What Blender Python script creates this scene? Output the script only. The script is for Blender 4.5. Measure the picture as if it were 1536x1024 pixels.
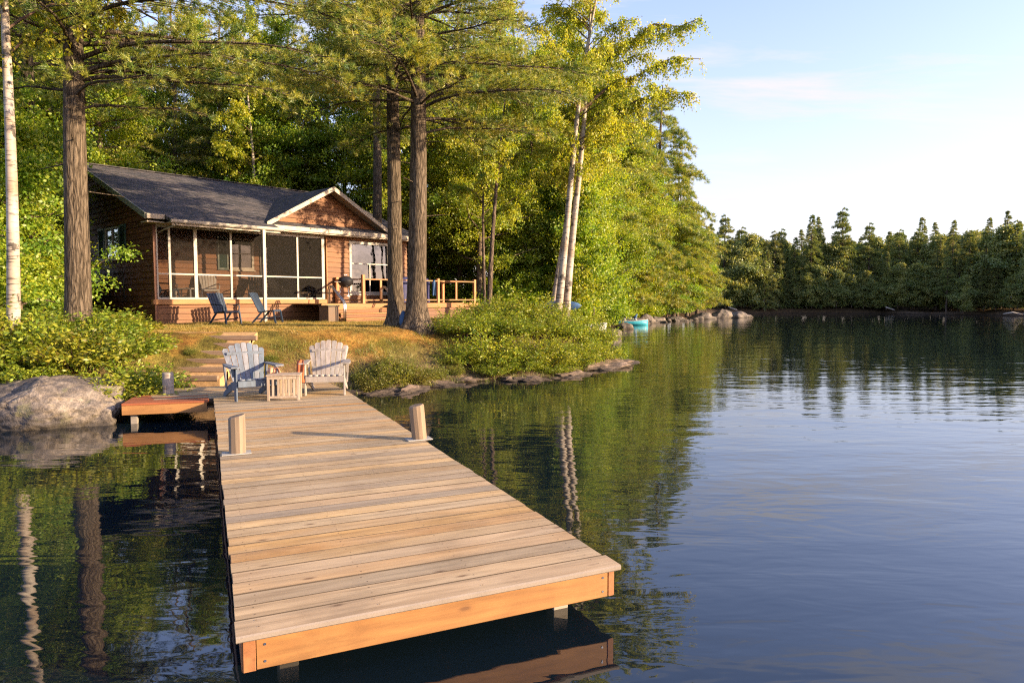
import bpy, bmesh, math, random
import numpy as np
from mathutils import Vector, Matrix
R = math.radians
random.seed(11)
RNG = np.random.default_rng(11)
for o in list(bpy.data.objects): bpy.data.objects.remove(o)
C = bpy.context.scene.collection
S = bpy.context.scene

# ---------------------------------------------------------------- camera
cam = bpy.data.cameras.new("camera"); cam.sensor_width = 36; cam.lens = 24
cam.clip_start = 0.05; cam.clip_end = 3000
camo = bpy.data.objects.new("camera", cam); C.objects.link(camo)
camo.location = (0, 0, 2.05); camo.rotation_euler = (R(90 - 3.58), 0, 0)
S.camera = camo
# ---------------------------------------------------------------- sky, sun, exposure
SUN_AZ, SUN_EL = 105.0, 14.0          # azimuth clockwise from +Y
W = bpy.data.worlds.new("World"); S.world = W; W.use_nodes = True
nt = W.node_tree; nt.nodes.clear()
sky = nt.nodes.new("ShaderNodeTexSky"); sky.sky_type = 'NISHITA'; sky.sun_disc = False
sky.sun_elevation = R(SUN_EL); sky.sun_rotation = R(SUN_AZ); sky.air_density = 1.0; sky.dust_density = 0.9; sky.ozone_density = 2.0
bg = nt.nodes.new("ShaderNodeBackground"); bg.inputs[1].default_value = 0.15
wo = nt.nodes.new("ShaderNodeOutputWorld")
tc = nt.nodes.new("ShaderNodeTexCoord"); sp = nt.nodes.new("ShaderNodeSeparateXYZ")
nt.links.new(tc.outputs["Generated"], sp.inputs[0])
def wmath(op, a, b=None):
    m = nt.nodes.new("ShaderNodeMath"); m.operation = op
    for i, q in enumerate((a, b)):
        if q is None: continue
        if isinstance(q, (int, float)): m.inputs[i].default_value = q
        else: nt.links.new(q, m.inputs[i])
    return m.outputs[0]
zz = wmath('ADD', wmath('MAXIMUM', sp.outputs[2], 0.0), 0.12)
cx = wmath('DIVIDE', sp.outputs[0], zz); cy = wmath('DIVIDE', sp.outputs[1], zz)
cb = nt.nodes.new("ShaderNodeCombineXYZ"); nt.links.new(cx, cb.inputs[0]); nt.links.new(cy, cb.inputs[1])
mp = nt.nodes.new("ShaderNodeMapping"); mp.inputs["Rotation"].default_value = (0, 0, R(16)); mp.inputs["Scale"].default_value = (0.55, 1.9, 1)
mp.inputs["Location"].default_value = (0.35, 0.9, 0)
nt.links.new(cb.outputs[0], mp.inputs[0])
n1 = nt.nodes.new("ShaderNodeTexNoise"); n1.inputs["Scale"].default_value = 1.3; n1.inputs["Detail"].default_value = 7; n1.inputs["Roughness"].default_value = 0.62; n1.inputs["Distortion"].default_value = 0.4
nt.links.new(mp.outputs[0], n1.inputs["Vector"])
cr = nt.nodes.new("ShaderNodeValToRGB"); cr.color_ramp.elements[0].position = 0.50; cr.color_ramp.elements[1].position = 0.68
nt.links.new(n1.outputs[0], cr.inputs[0])
vr = nt.nodes.new("ShaderNodeValToRGB"); vr.color_ramp.elements[0].position = 0.0; vr.color_ramp.elements[0].color = (.55,.55,.55,1); vr.color_ramp.elements[1].position = 0.42; vr.color_ramp.elements[1].color = (.0,.0,.0,1)
nt.links.new(sp.outputs[2], vr.inputs[0])
cm = vr.outputs[0]
mx = nt.nodes.new("ShaderNodeMix"); mx.data_type = 'RGBA'; nt.links.new(cm, mx.inputs[0])
tn = nt.nodes.new('ShaderNodeMix'); tn.data_type = 'RGBA'; tn.blend_type = 'MULTIPLY'; tn.inputs[0].default_value = 1.0; nt.links.new(sky.outputs[0], tn.inputs[6]); tn.inputs[7].default_value = (1.09, 0.875, 0.98, 1)
nt.links.new(tn.outputs[2], mx.inputs[6]); mx.inputs[7].default_value = (1.48, 1.42, 1.50, 1)
mx2 = nt.nodes.new("ShaderNodeMix"); mx2.data_type = 'RGBA'; nt.links.new(wmath('MULTIPLY', cr.outputs[0], 0.9), mx2.inputs[0])
nt.links.new(mx.outputs[2], mx2.inputs[6]); mx2.inputs[7].default_value = (2.0, 1.9, 1.95, 1)
nt.links.new(mx2.outputs[2], bg.inputs[0]); nt.links.new(bg.outputs[0], wo.inputs[0])
sl = bpy.data.lights.new("sun", 'SUN'); sl.energy = 4.2; sl.angle = R(0.5); sl.color = (1.0, 0.74, 0.45)
so = bpy.data.objects.new("sun", sl); C.objects.link(so)
sd = Vector((math.sin(R(SUN_AZ)) * math.cos(R(SUN_EL)), math.cos(R(SUN_AZ)) * math.cos(R(SUN_EL)), math.sin(R(SUN_EL))))
so.rotation_euler = sd.to_track_quat('Z', 'Y').to_euler()
S.view_settings.view_transform = 'Standard'; S.view_settings.look = 'None'; S.view_settings.gamma = 1
S.view_settings.exposure = 1.74
S.render.engine = 'CYCLES'
S.cycles.use_denoising = False; S.cycles.filter_width = 1.2; S.cycles.sample_clamp_indirect = 4.0
S.cycles.max_bounces = 7; S.cycles.diffuse_bounces = 3; S.cycles.glossy_bounces = 3; S.cycles.transmission_bounces = 3
S.cycles.transparent_max_bounces = 8; S.cycles.volume_bounces = 0; S.cycles.caustics_reflective = False; S.cycles.caustics_refractive = False

# ---------------------------------------------------------------- node helpers
class Mat:
    def __init__(s, name):
        s.m = bpy.data.materials.new(name); s.m.use_nodes = True; s.t = s.m.node_tree; s.t.nodes.clear()
        s.out = s.t.nodes.new("ShaderNodeOutputMaterial")
    def n(s, typ, props=None, **inp):
        nd = s.t.nodes.new("ShaderNode" + typ)
        for k, v in (props or {}).items(): setattr(nd, k, v)
        for k, v in inp.items():
            key = int(k[1:]) if k[0] == 'i' and k[1:].isdigit() else k.replace('_', ' ')
            s.set(nd, key, v)
        return nd
    def set(s, nd, key, v):
        if isinstance(v, bpy.types.NodeSocket): s.t.links.new(v, nd.inputs[key])
        elif isinstance(v, bpy.types.Node): s.t.links.new(v.outputs[0], nd.inputs[key])
        else:
            if isinstance(v, tuple) and len(v) == 3 and nd.inputs[key].type == 'RGBA': v = v + (1,)
            nd.inputs[key].default_value = v
    def coord(s, scale=(1, 1, 1), rot=(0, 0, 0), kind="Object", offset=None):
        t = s.n("TexCoord"); src = t.outputs[kind]
        if offset is not None:
            src = s.n("VectorMath", {'operation': 'ADD'}, i0=src, i1=offset).outputs[0]
        return s.n("Mapping", Vector=src, Scale=scale, Rotation=rot).outputs[0]
    def noise(s, vec, scale, detail=4, rough=0.55, dist=0.0):
        return s.n("TexNoise", Vector=vec, Scale=scale, Detail=detail, Roughness=rough, Distortion=dist).outputs[0]
    def ramp(s, fac, stops, interp='LINEAR'):
        r = s.n("ValToRGB", Fac=fac); e = r.color_ramp.elements; r.color_ramp.interpolation = interp
        while len(e) < len(stops): e.new(0.5)
        for i, (p, c) in enumerate(stops):
            e[i].position = p; e[i].color = (c, c, c, 1) if isinstance(c, (int, float)) else tuple(c) + (1,)
        return r.outputs[0]
    def mix(s, f, a, b, mode='MIX'):
        m = s.n("Mix", {'data_type': 'RGBA', 'blend_type': mode}); s.set(m, 0, f); s.set(m, 6, a); s.set(m, 7, b); return m.outputs[2]
    def math(s, op, a, b=0.0):
        return s.n("Math", {'operation': op}, i0=a, i1=b).outputs[0]
    def attr(s, name='rnd'):
        return s.n("Attribute", {'attribute_name': name}).outputs['Fac']
    def bump(s, h, dist, strength=1.0, normal=None):
        b = s.n("Bump", Height=h, Distance=dist, Strength=strength)
        if normal is not None: s.set(b, 'Normal', normal)
        return b.outputs[0]
    def surf(s, color, rough=0.6, normal=None, metal=0.0, spec=0.5, **kw):
        p = s.n("BsdfPrincipled"); s.set(p, 'Base Color', color); s.set(p, 'Roughness', rough); s.set(p, 'Metallic', metal); s.set(p, 'Specular IOR Level', spec)
        if normal is not None: s.set(p, 'Normal', normal)
        for k, v in kw.items(): s.set(p, k.replace('_', ' '), v)
        s.t.links.new(p.outputs[0], s.out.inputs[0]); return s.m

def m_plain(name, col, rough=0.6, var=0.12, scale=6, metal=0.0, bump=0.002):
    a = Mat(name); v = a.coord(); nz = a.noise(v, scale, 5)
    c = a.mix(1.0, col, a.ramp(nz, [(0.3, 1 - var), (0.7, 1 + var)]), 'MULTIPLY')
    fine = a.noise(v, scale * 12, 3)
    return a.surf(c, a.ramp(nz, [(0.3, max(rough - .1, .02)), (0.7, min(rough + .1, 1))]), a.bump(fine, bump, 0.5), metal)

def m_wood(name, cols, axis='x', grain=26, rough=0.65, knots=True, weather=None, bumpd=0.002, gscale=1.0, stain=False):
    """boards whose grain runs along one axis; attribute rnd shifts each board"""
    a = Mat(name); r = a.attr()
    off = a.n("CombineXYZ", X=a.math('MULTIPLY', r, 37.0), Y=a.math('MULTIPLY', r, 91.0), Z=a.math('MULTIPLY', r, 53.0)).outputs[0]
    sc = {'x': (1, 1, 1)}
    long_, cross = 1.1 * gscale, grain * gscale
    scl = {'x': (long_, cross, cross), 'y': (cross, long_, cross), 'z': (cross, cross, long_)}[axis]
    g = a.noise(a.coord(scl, offset=off), 1.0, 6, 0.6, 0.35)
    scl2 = tuple(q * (0.30 if q == cross else 1.4) for q in scl)
    g2 = a.noise(a.coord(scl2, offset=off), 1.0, 3, 0.5, 1.2)
    base = a.ramp(r, [(i / (len(cols) - 1), c) for i, c in enumerate(cols)])
    k = a.ramp(g, [(0.32, 0.72), (0.5, 0.98), (0.72, 1.14)])
    c = a.mix(1.0, base, k, 'MULTIPLY')
    c = a.mix(0.55, c, a.mix(1.0, c, a.ramp(g2, [(0.35, (0.74, 0.64, 0.55)), (0.6, (1.08, 1.05, 1.02))]), 'MULTIPLY'))
    if weather:
        w = a.noise(a.coord((0.7, 2.2, 2.2), offset=off), 1.3, 4)
        wf = a.math('MULTIPLY', a.ramp(w, [(0.42, 0.0), (0.66, 1.0)]), 0.42)
        c = a.mix(wf, c, a.mix(1.0, weather, k, 'MULTIPLY'))
    if knots:
        ks = {'x': (2.6, 7, 7), 'y': (7, 2.6, 7), 'z': (7, 7, 2.6)}[axis]
        vo = a.n("TexVoronoi", Vector=a.coord(ks, offset=off), Scale=1.0, Randomness=1.0).outputs['Distance']
        kf = a.ramp(vo, [(0.055, 1.0), (0.10, 0.35), (0.16, 0.0)])
        c = a.mix(a.math('MULTIPLY', kf, 0.75), c, (0.10, 0.045, 0.018))
    if stain: c = a.mix(1.0, c, a.ramp(a.noise(a.coord((1, 1.6, 1)), 1.1, 6, 0.7), [(0.34, (0.80, 0.78, 0.76)), (0.52, (1.05, 1.03, 1.0))]), 'MULTIPLY')
    return a.surf(c, rough, a.bump(g, bumpd, 0.6))

def m_bark(name, cols, sc=(7, 7, 1.3), depth=0.02, spots=None):
    a = Mat(name); v = a.coord(sc)
    w = a.n("TexNoise", Vector=v, Scale=1.0, Detail=3.0).outputs['Color']
    vv = a.n("VectorMath", {'operation': 'ADD'}, i0=v, i1=a.n("VectorMath", {'operation': 'SCALE'}, i0=w, Scale=1.3).outputs[0]).outputs[0]
    vo = a.n("TexVoronoi", {'feature': 'DISTANCE_TO_EDGE'}, Vector=vv, Scale=1.7).outputs['Distance']
    nz = a.noise(v, 4, 6, 0.65)
    h = a.math('ADD', a.math('MULTIPLY', a.ramp(vo, [(0.0, 0.0), (0.26, 1.0)]), 0.55), a.math('MULTIPLY', a.ramp(a.noise(a.coord((sc[0] * 2, sc[1] * 2, sc[2] * 1.3)), 1.0, 6, 0.7, 0.8), [(0.32, 0), (0.68, 1)]), 0.55))
    c = a.ramp(h, [(0.10, cols[0]), (0.45, cols[1]), (0.95, cols[2])])
    big = a.noise(a.coord((1.2, 1.2, 0.6)), 1.2, 3)
    c = a.mix(1.0, c, a.ramp(big, [(0.3, 0.75), (0.7, 1.2)]), 'MULTIPLY')
    return a.surf(c, 0.9, a.bump(h, depth, 1.0), spec=0.15)

def m_birch(name):
    a = Mat(name)
    g = a.noise(a.coord((3.5, 3.5, 34)), 1.0, 3, 0.6, 0.3)
    p = a.noise(a.coord((5, 5, 3.2)), 1.0, 5, 0.65)
    base = a.mix(a.ramp(a.noise(a.coord((2, 2, 3)), 1.0, 4), [(0.35, 0), (0.65, 1)]), (0.42, 0.38, 0.33), (0.28, 0.215, 0.155))
    c = a.mix(a.ramp(g, [(0.56, 0), (0.62, 0.85)]), base, (0.05, 0.04, 0.035))
    c = a.mix(a.ramp(p, [(0.57, 0), (0.62, 0.92)]), c, (0.045, 0.038, 0.032))
    return a.surf(c, 0.6, a.bump(g, 0.004, 0.5), spec=0.3)

def m_leaf(name, cols, trans=0.4, rough=0.5, gloss=0.03, tint_scale=0.5):
    a = Mat(name); r = a.attr()
    c = a.ramp(r, [(i / (len(cols) - 1), q) for i, q in enumerate(cols)])
    oi = a.n("ObjectInfo").outputs['Random']
    hs = a.n("HueSaturation", Hue=a.ramp(oi, [(0, 0.488), (1, 0.512)]), Value=a.ramp(oi, [(0, 0.85), (0.5, 1.12), (1, 0.95)]), Color=c)
    nz = a.noise(a.coord(kind="Object"), tint_scale, 3)
    c = a.mix(1.0, hs.outputs[0], a.ramp(nz, [(0.35, (0.80, 0.88, 0.8)), (0.65, (1.18, 1.08, 1.0))]), 'MULTIPLY')
    d = a.n("BsdfDiffuse", Color=c)
    tcol = a.mix(1.0, c, (1.35, 1.3, 0.55), 'MULTIPLY')
    t = a.n("BsdfTranslucent", Color=tcol)
    m1 = a.n("MixShader"); a.set(m1, 0, trans); a.set(m1, 1, d); a.set(m1, 2, t)
    g = a.n("BsdfGlossy", Roughness=rough, Color=(1, 1, 1))
    m2 = a.n("MixShader"); a.set(m2, 0, gloss); a.set(m2, 1, m1); a.set(m2, 2, g)
    a.t.links.new(m2.outputs[0], a.out.inputs[0]); return a.m

# ---------------------------------------------------------------- mesh helpers
def tag(o, label=None, cat=None, group=None, kind=None):
    if label: o['label'] = label
    if cat: o['category'] = cat
    if group: o['group'] = group
    if kind: o['kind'] = kind
    return o
def empty(name, loc=(0, 0, 0), rz=0, **k):
    o = bpy.data.objects.new(name, None); C.objects.link(o); o.location = loc; o.rotation_euler = (0, 0, rz)
    o.empty_display_size = 0.1
    return tag(o, **k)
def copy_tree(o, parent=None):
    c = o.copy(); C.objects.link(c); c.parent = parent
    for ch in o.children: copy_tree(ch, c)
    return c
def np_mesh(name, v, f, mats, parent=None, rnd=None, smooth=False, midx=None):
    """v (n,3); f list of (m,k) arrays"""
    me = bpy.data.meshes.new(name)
    fs = [np.asarray(q, dtype=np.int32) for q in (f if isinstance(f, list) else [f]) if len(q)]
    me.vertices.add(len(v)); me.vertices.foreach_set('co', np.asarray(v, dtype=np.float32).ravel())
    loops = np.concatenate([q.ravel() for q in fs]); me.loops.add(len(loops)); me.loops.foreach_set('vertex_index', loops)
    tot = np.concatenate([np.full(len(q), q.shape[1], dtype=np.int32) for q in fs])
    me.polygons.add(len(tot)); me.polygons.foreach_set('loop_start', np.concatenate([[0], np.cumsum(tot)[:-1]]).astype(np.int32))
    try: me.polygons.foreach_set('loop_total', tot)
    except Exception: pass
    if midx is not None: me.polygons.foreach_set('material_index', np.asarray(midx, dtype=np.int32))
    if smooth: me.polygons.foreach_set('use_smooth', np.ones(len(tot), dtype=bool))
    me.update(calc_edges=True)
    if rnd is not None:
        at = me.attributes.new('rnd', 'FLOAT', 'POINT'); at.data.foreach_set('value', np.asarray(rnd, dtype=np.float32))
    for m in (mats if isinstance(mats, (list, tuple)) else [mats]): me.materials.append(m)
    o = bpy.data.objects.new(name, me); C.objects.link(o)
    if parent is not None: o.parent = parent
    return o

class MB:
    def __init__(s): s.v = []; s.f = []; s.r = []; s.mi = []; s.M = None; s.cur = 0.5; s.cmi = 0; s.sm = []
    def add(s, vs, fs, smooth=False):
        b = len(s.v)
        for p in vs:
            p = Vector(p)
            if s.M is not None: p = s.M @ p
            s.v.append(tuple(p)); s.r.append(s.cur)
        for f in fs: s.f.append(tuple(b + i for i in f)); s.mi.append(s.cmi); s.sm.append(smooth)
    def rand(s): s.cur = random.random(); return s
    def box(s, x0, x1, y0, y1, z0, z1):
        s.add([(x0, y0, z0), (x1, y0, z0), (x1, y1, z0), (x0, y1, z0), (x0, y0, z1), (x1, y0, z1), (x1, y1, z1), (x0, y1, z1)],
              [(0, 3, 2, 1), (4, 5, 6, 7), (0, 1, 5, 4), (1, 2, 6, 5), (2, 3, 7, 6), (3, 0, 4, 7)])
    def cbox(s, x0, x1, y0, y1, z0, z1, ch=0.005, axis='x'):
        """box with its long edges chamfered"""
        def prof(a0, a1, b0, b1):
            return [(a0 + ch, b0), (a1 - ch, b0), (a1, b0 + ch), (a1, b1 - ch), (a1 - ch, b1), (a0 + ch, b1), (a0, b1 - ch), (a0, b0 + ch)]
        if axis == 'x': P = prof(y0, y1, z0, z1); A = [(x0, a, b) for a, b in P]; B = [(x1, a, b) for a, b in P]
        elif axis == 'y': P = prof(x0, x1, z0, z1)[::-1]; A = [(a, y0, b) for a, b in P]; B = [(a, y1, b) for a, b in P]
        else: P = prof(x0, x1, y0, y1); A = [(a, b, z0) for a, b in P]; B = [(a, b, z1) for a, b in P]
        n = 8
        s.add(A + B, [tuple(reversed(range(n))), tuple(range(n, 2 * n))] + [(i, (i + 1) % n, n + (i + 1) % n, n + i) for i in range(n)])
    def hexa(s, P): s.add(P, [(0, 3, 2, 1), (4, 5, 6, 7), (0, 1, 5, 4), (1, 2, 6, 5), (2, 3, 7, 6), (3, 0, 4, 7)])
    def bar(s, a, b, w, h, up=(0, 0, 1)):
        """rectangular bar from a to b, w wide, h thick"""
        a = Vector(a); b = Vector(b); d = (b - a).normalized(); up = Vector(up)
        x = d.cross(up)
        if x.length < 1e-4: x = d.cross(Vector((1, 0, 0)))
        x.normalize(); y = x.cross(d)
        q = [(-1, -1), (1, -1), (1, 1), (-1, 1)]
        s.hexa([a + x * i * w / 2 + y * j * h / 2 for i, j in q] + [b + x * i * w / 2 + y * j * h / 2 for i, j in q])
    def tube(s, pts, rad, n=8, cap=True):
        pts = [Vector(p) for p in pts]; vs = []; rad = rad if isinstance(rad, (list, tuple)) else [rad] * len(pts)
        ref = None
        for i, p in enumerate(pts):
            d = (pts[min(i + 1, len(pts) - 1)] - pts[max(i - 1, 0)]).normalized()
            if ref is None: ref = d.orthogonal().normalized()
            x = (ref - d * ref.dot(d)).normalized(); y = d.cross(x); ref = x
            vs += [p + (x * math.cos(2 * math.pi * k / n) + y * math.sin(2 * math.pi * k / n)) * rad[i] for k in range(n)]
        fs = [(i * n + k, i * n + (k + 1) % n, (i + 1) * n + (k + 1) % n, (i + 1) * n + k) for i in range(len(pts) - 1) for k in range(n)]
        s.add(vs, fs, True)
        if cap:
            b = len(s.v) - len(vs)
            s.f.append(tuple(b + k for k in reversed(range(n)))); s.mi.append(s.cmi); s.sm.append(False)
            s.f.append(tuple(b + (len(pts) - 1) * n + k for k in range(n))); s.mi.append(s.cmi); s.sm.append(False)
    def lathe(s, prof, n=20, cx=0, cy=0):
        vs = [(cx + r * math.cos(2 * math.pi * k / n), cy + r * math.sin(2 * math.pi * k / n), z) for r, z in prof for k in range(n)]
        s.add(vs, [(i * n + k, i * n + (k + 1) % n, (i + 1) * n + (k + 1) % n, (i + 1) * n + k) for i in range(len(prof) - 1) for k in range(n)], True)
    def prism(s, poly, d0, d1, ax='y'):
        n = len(poly)
        def P(a, b, d): return {'y': (a, d, b), 'x': (d, a, b), 'z': (a, b, d)}[ax]
        s.add([P(a, b, d0) for a, b in poly] + [P(a, b, d1) for a, b in poly],
              [tuple(range(n)), tuple(reversed(range(n, 2 * n)))] + [(i, n + i, n + (i + 1) % n, (i + 1) % n) for i in range(n)])
    def build(s, name, mats, parent=None, **k):
        me = bpy.data.meshes.new(name); me.from_pydata(s.v, [], s.f)
        me.polygons.foreach_set('material_index', s.mi); me.polygons.foreach_set('use_smooth', s.sm)
        at = me.attributes.new('rnd', 'FLOAT', 'POINT'); at.data.foreach_set('value', s.r)
        for m in (mats if isinstance(mats, (list, tuple)) else [mats]): me.materials.append(m)
        bm = bmesh.new(); bm.from_mesh(me); bmesh.ops.recalc_face_normals(bm, faces=bm.faces); bm.to_mesh(me); bm.free()
        o = bpy.data.objects.new(name, me); C.objects.link(o)
        if parent is not None: o.parent = parent
        return tag(o, **k)

# ---------------------------------------------------------------- materials
GOLD = (0.42, 0.30, 0.17)
M = {}
M['deck'] = m_wood('deck_wood', [(0.46, 0.25, 0.075), (0.50, 0.37, 0.215), (0.31, 0.265, 0.19), (0.52, 0.32, 0.115), (0.43, 0.35, 0.235), (0.57, 0.40, 0.19), (0.28, 0.24, 0.185), (0.52, 0.38, 0.22)], weather=(0.39, 0.32, 0.22), stain=True)
M['fascia'] = m_wood('fascia_wood', [(0.29, 0.145, 0.048), (0.33, 0.17, 0.058)], grain=18, stain=True)
M['fascia_y'] = m_wood('fascia_wood_side', [(0.30, 0.13, 0.05), (0.34, 0.15, 0.06)], axis='y', grain=18)
M['red_deck'] = m_wood('stained_deck', [(0.26, 0.075, 0.03), (0.32, 0.10, 0.04), (0.22, 0.07, 0.03)], axis='x')
M['grey_wood'] = m_wood('grey_wood', [(0.33, 0.29, 0.25), (0.27, 0.24, 0.21), (0.38, 0.33, 0.27)])
M['nosing'] = m_plain('weathered_nosing', (0.24, 0.20, 0.165), .85)
M['screw'] = m_plain('rusty_screw', (0.11, 0.075, 0.05), .7)
M['board_edge'] = m_plain('gap_shade_board_edge', (0.065, 0.048, 0.034), .9)  # weathered board sides, coloured darker to put shade into the gaps
M['post'] = m_wood('post_wood', [(0.23, 0.165, 0.105), (0.20, 0.16, 0.12)], axis='z', grain=20)
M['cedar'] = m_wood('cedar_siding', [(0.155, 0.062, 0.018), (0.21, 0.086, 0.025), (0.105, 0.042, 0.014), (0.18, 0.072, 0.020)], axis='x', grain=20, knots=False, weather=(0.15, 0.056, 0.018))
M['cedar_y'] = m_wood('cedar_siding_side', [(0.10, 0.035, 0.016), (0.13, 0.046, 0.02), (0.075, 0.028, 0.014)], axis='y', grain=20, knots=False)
M['rail'] = m_wood('rail_wood', [(0.29, 0.13, 0.042), (0.34, 0.165, 0.055)], axis='x', grain=20)
M['rail_z'] = m_wood('rail_post_wood', [(0.40, 0.17, 0.06), (0.46, 0.21, 0.08)], axis='z', grain=20)
M['cream'] = m_plain('cream_trim', (0.34, 0.29, 0.225), 0.5)
M['white'] = m_plain('white_frame', (0.31, 0.285, 0.245), 0.45)
M['shutter'] = m_plain('green_shutter', (0.025, 0.065, 0.06), 0.5)
M['curtain'] = m_plain('curtain', (0.24, 0.21, 0.17), 0.9)
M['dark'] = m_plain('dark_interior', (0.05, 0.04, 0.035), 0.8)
M['black'] = m_plain('black_metal', (0.018, 0.018, 0.02), 0.35)
M['chrome'] = m_plain('steel', (0.45, 0.47, 0.5), 0.3, metal=1.0)
M['bluecover'] = m_plain('blue_cover', (0.03, 0.032, 0.11), 0.7, 0.3)
M['bluecloth'] = m_plain('blue_cloth', (0.04, 0.10, 0.22), 0.8, 0.3)
M['chairblue'] = m_wood('blue_chair_paint', [(0.07, 0.105, 0.155), (0.10, 0.135, 0.19), (0.18, 0.195, 0.23)], axis='z', grain=18, knots=False)
M['chairgrey'] = m_wood('pale_chair_wood', [(0.33, 0.30, 0.28), (0.28, 0.27, 0.26), (0.36, 0.32, 0.28)], axis='z', grain=18, knots=False)
M['chairnavy'] = m_wood('navy_chair_paint', [(0.014, 0.03, 0.06), (0.024, 0.045, 0.085)], axis='z', grain=18, knots=False)
M['chairwhite'] = m_plain('white_chair', (0.42, 0.41, 0.40), 0.6)
M['tablewood'] = m_wood('table_wood', [(0.34, 0.28, 0.22), (0.38, 0.30, 0.22)], axis='z', grain=18, knots=False)
M['rust'] = m_plain('rust_cloth', (0.36, 0.10, 0.035), 0.8, 0.35)
M['peach'] = m_plain('peach_cloth', (0.60, 0.30, 0.18), 0.8, 0.3)
M['teal'] = m_plain('teal_hull', (0.04, 0.32, 0.42), 0.35)
M['concrete'] = m_plain('weathered_plate', (0.30, 0.30, 0.29), 0.7)
M['steptimber'] = m_wood('step_timber', [(0.20, 0.14, 0.10), (0.26, 0.18, 0.12)], grain=16)

# roof shingles
def m_roof(name, rot):
    a = Mat(name); v = a.coord((1, 1, 1), rot=(0, 0, rot))
    b = a.n("TexBrick", {'offset': 0.5}, Vector=v, Scale=1.0); b.inputs['Color1'].default_value = (0.028, 0.031, 0.040, 1); b.inputs['Color2'].default_value = (0.092, 0.088, 0.095, 1)
    b.inputs['Mortar'].default_value = (0.02, 0.018, 0.018, 1); b.inputs['Mortar Size'].default_value = 0.012; b.inputs['Brick Width'].default_value = 0.32; b.inputs['Row Height'].default_value = 0.15; b.inputs['Bias'].default_value = -0.1
    nz = a.noise(a.coord((0.6, 1.2, 1)), 1.4, 5)
    c = a.mix(1.0, b.outputs[0], a.ramp(nz, [(0.3, (0.8, 0.82, 0.9)), (0.7, (1.35, 1.2, 1.1))]), 'MULTIPLY')
    fine = a.noise(a.coord(), 60, 3)
    c = a.mix(1.0, c, a.ramp(fine, [(0.3, 0.7), (0.7, 1.35)]), 'MULTIPLY')
    sw = a.n("SeparateXYZ", Vector=v).outputs[1]
    saw = a.math('FRACT', a.math('DIVIDE', sw, 0.15))
    return a.surf(c, 0.85, a.bump(a.math('ADD', saw, a.math('MULTIPLY', fine, 0.3)), 0.012, 1.0))
M['roof'] = m_roof('shingle_roof', 0.0)
M['roof_x'] = m_roof('shingle_roof_cross', R(90))

# glass that mirrors the lake; insect screen
a = Mat('window_glass')
g = a.n("BsdfGlossy", Roughness=0.03, Color=(0.38, 0.42, 0.46)); t = a.n("BsdfTransparent", Color=(0.4, 0.42, 0.43))
fr = a.n("Fresnel", IOR=2.1)
wob = a.bump(a.noise(a.coord(), 1.5, 2), 0.01, 0.4); a.set(g, 'Normal', wob)
ms = a.n("MixShader"); a.set(ms, 0, a.math('ADD', fr, 0.04)); a.set(ms, 1, t); a.set(ms, 2, g)
a.t.links.new(ms.outputs[0], a.out.inputs[0]); M['glass'] = a.m
a = Mat('insect_screen')
d = a.n("BsdfDiffuse", Color=(0.010, 0.008, 0.007)); t = a.n("BsdfTransparent", Color=(1, 1, 1)); g = a.n("BsdfGlossy", Roughness=0.12, Color=(0.5, 0.5, 0.5))
a.set(t, 'Color', (0.60, 0.57, 0.54)); a.set(d, 'Color', (0.13, 0.12, 0.11)); m1 = a.n('MixShader'); a.set(m1, 0, 0.10); a.set(m1, 1, t); a.set(m1, 2, d); a.t.links.new(m1.outputs[0], a.out.inputs[0]); M['screen'] = a.m

# rocks
a = Mat('granite')
v = a.coord(); n0 = a.noise(v, 1.6, 7, 0.65, 0.6); n1_ = a.noise(v, 9, 6, 0.7); cr_ = a.n("TexVoronoi", {'feature': 'DISTANCE_TO_EDGE'}, Vector=a.n("VectorMath", {'operation': 'ADD'}, i0=v, i1=a.n("TexNoise", Vector=v, Scale=2.0, Detail=5.0).outputs['Color']).outputs[0], Scale=1.5).outputs['Distance']
c = a.ramp(n0, [(0.32, (0.04, 0.036, 0.034)), (0.44, (0.11, 0.095, 0.088)), (0.54, (0.20, 0.165, 0.132)), (0.72, (0.27, 0.236, 0.20))])
c = a.mix(1.0, c, a.ramp(n1_, [(0.3, 0.45), (0.7, 1.35)]), 'MULTIPLY')
c = a.mix(1.0, c, a.ramp(a.noise(v, 26, 5, 0.7), [(0.35, 0.6), (0.65, 1.25)]), 'MULTIPLY')
c = a.mix(a.ramp(cr_, [(0.0, 0.6), (0.03, 0.0)]), c, (0.05, 0.04, 0.035))
c = a.mix(a.ramp(a.noise(v, 3.0, 4), [(0.6, 0), (0.68, 0.5)]), c, (0.16, 0.16, 0.07))
zc = a.n("SeparateXYZ", Vector=a.n("NewGeometry").outputs['Position']).outputs[2]
c = a.mix(a.ramp(a.math('ADD', zc, a.math('MULTIPLY', n1_, 0.12)), [(0.10, 0.8), (0.22, 0.0)]), c, (0.035, 0.028, 0.02))
M['rock'] = a.surf(c, 0.85, a.bump(a.math('ADD', n1_, a.math('MULTIPLY', n0, 2.0)), 0.03, 0.9))

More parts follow.
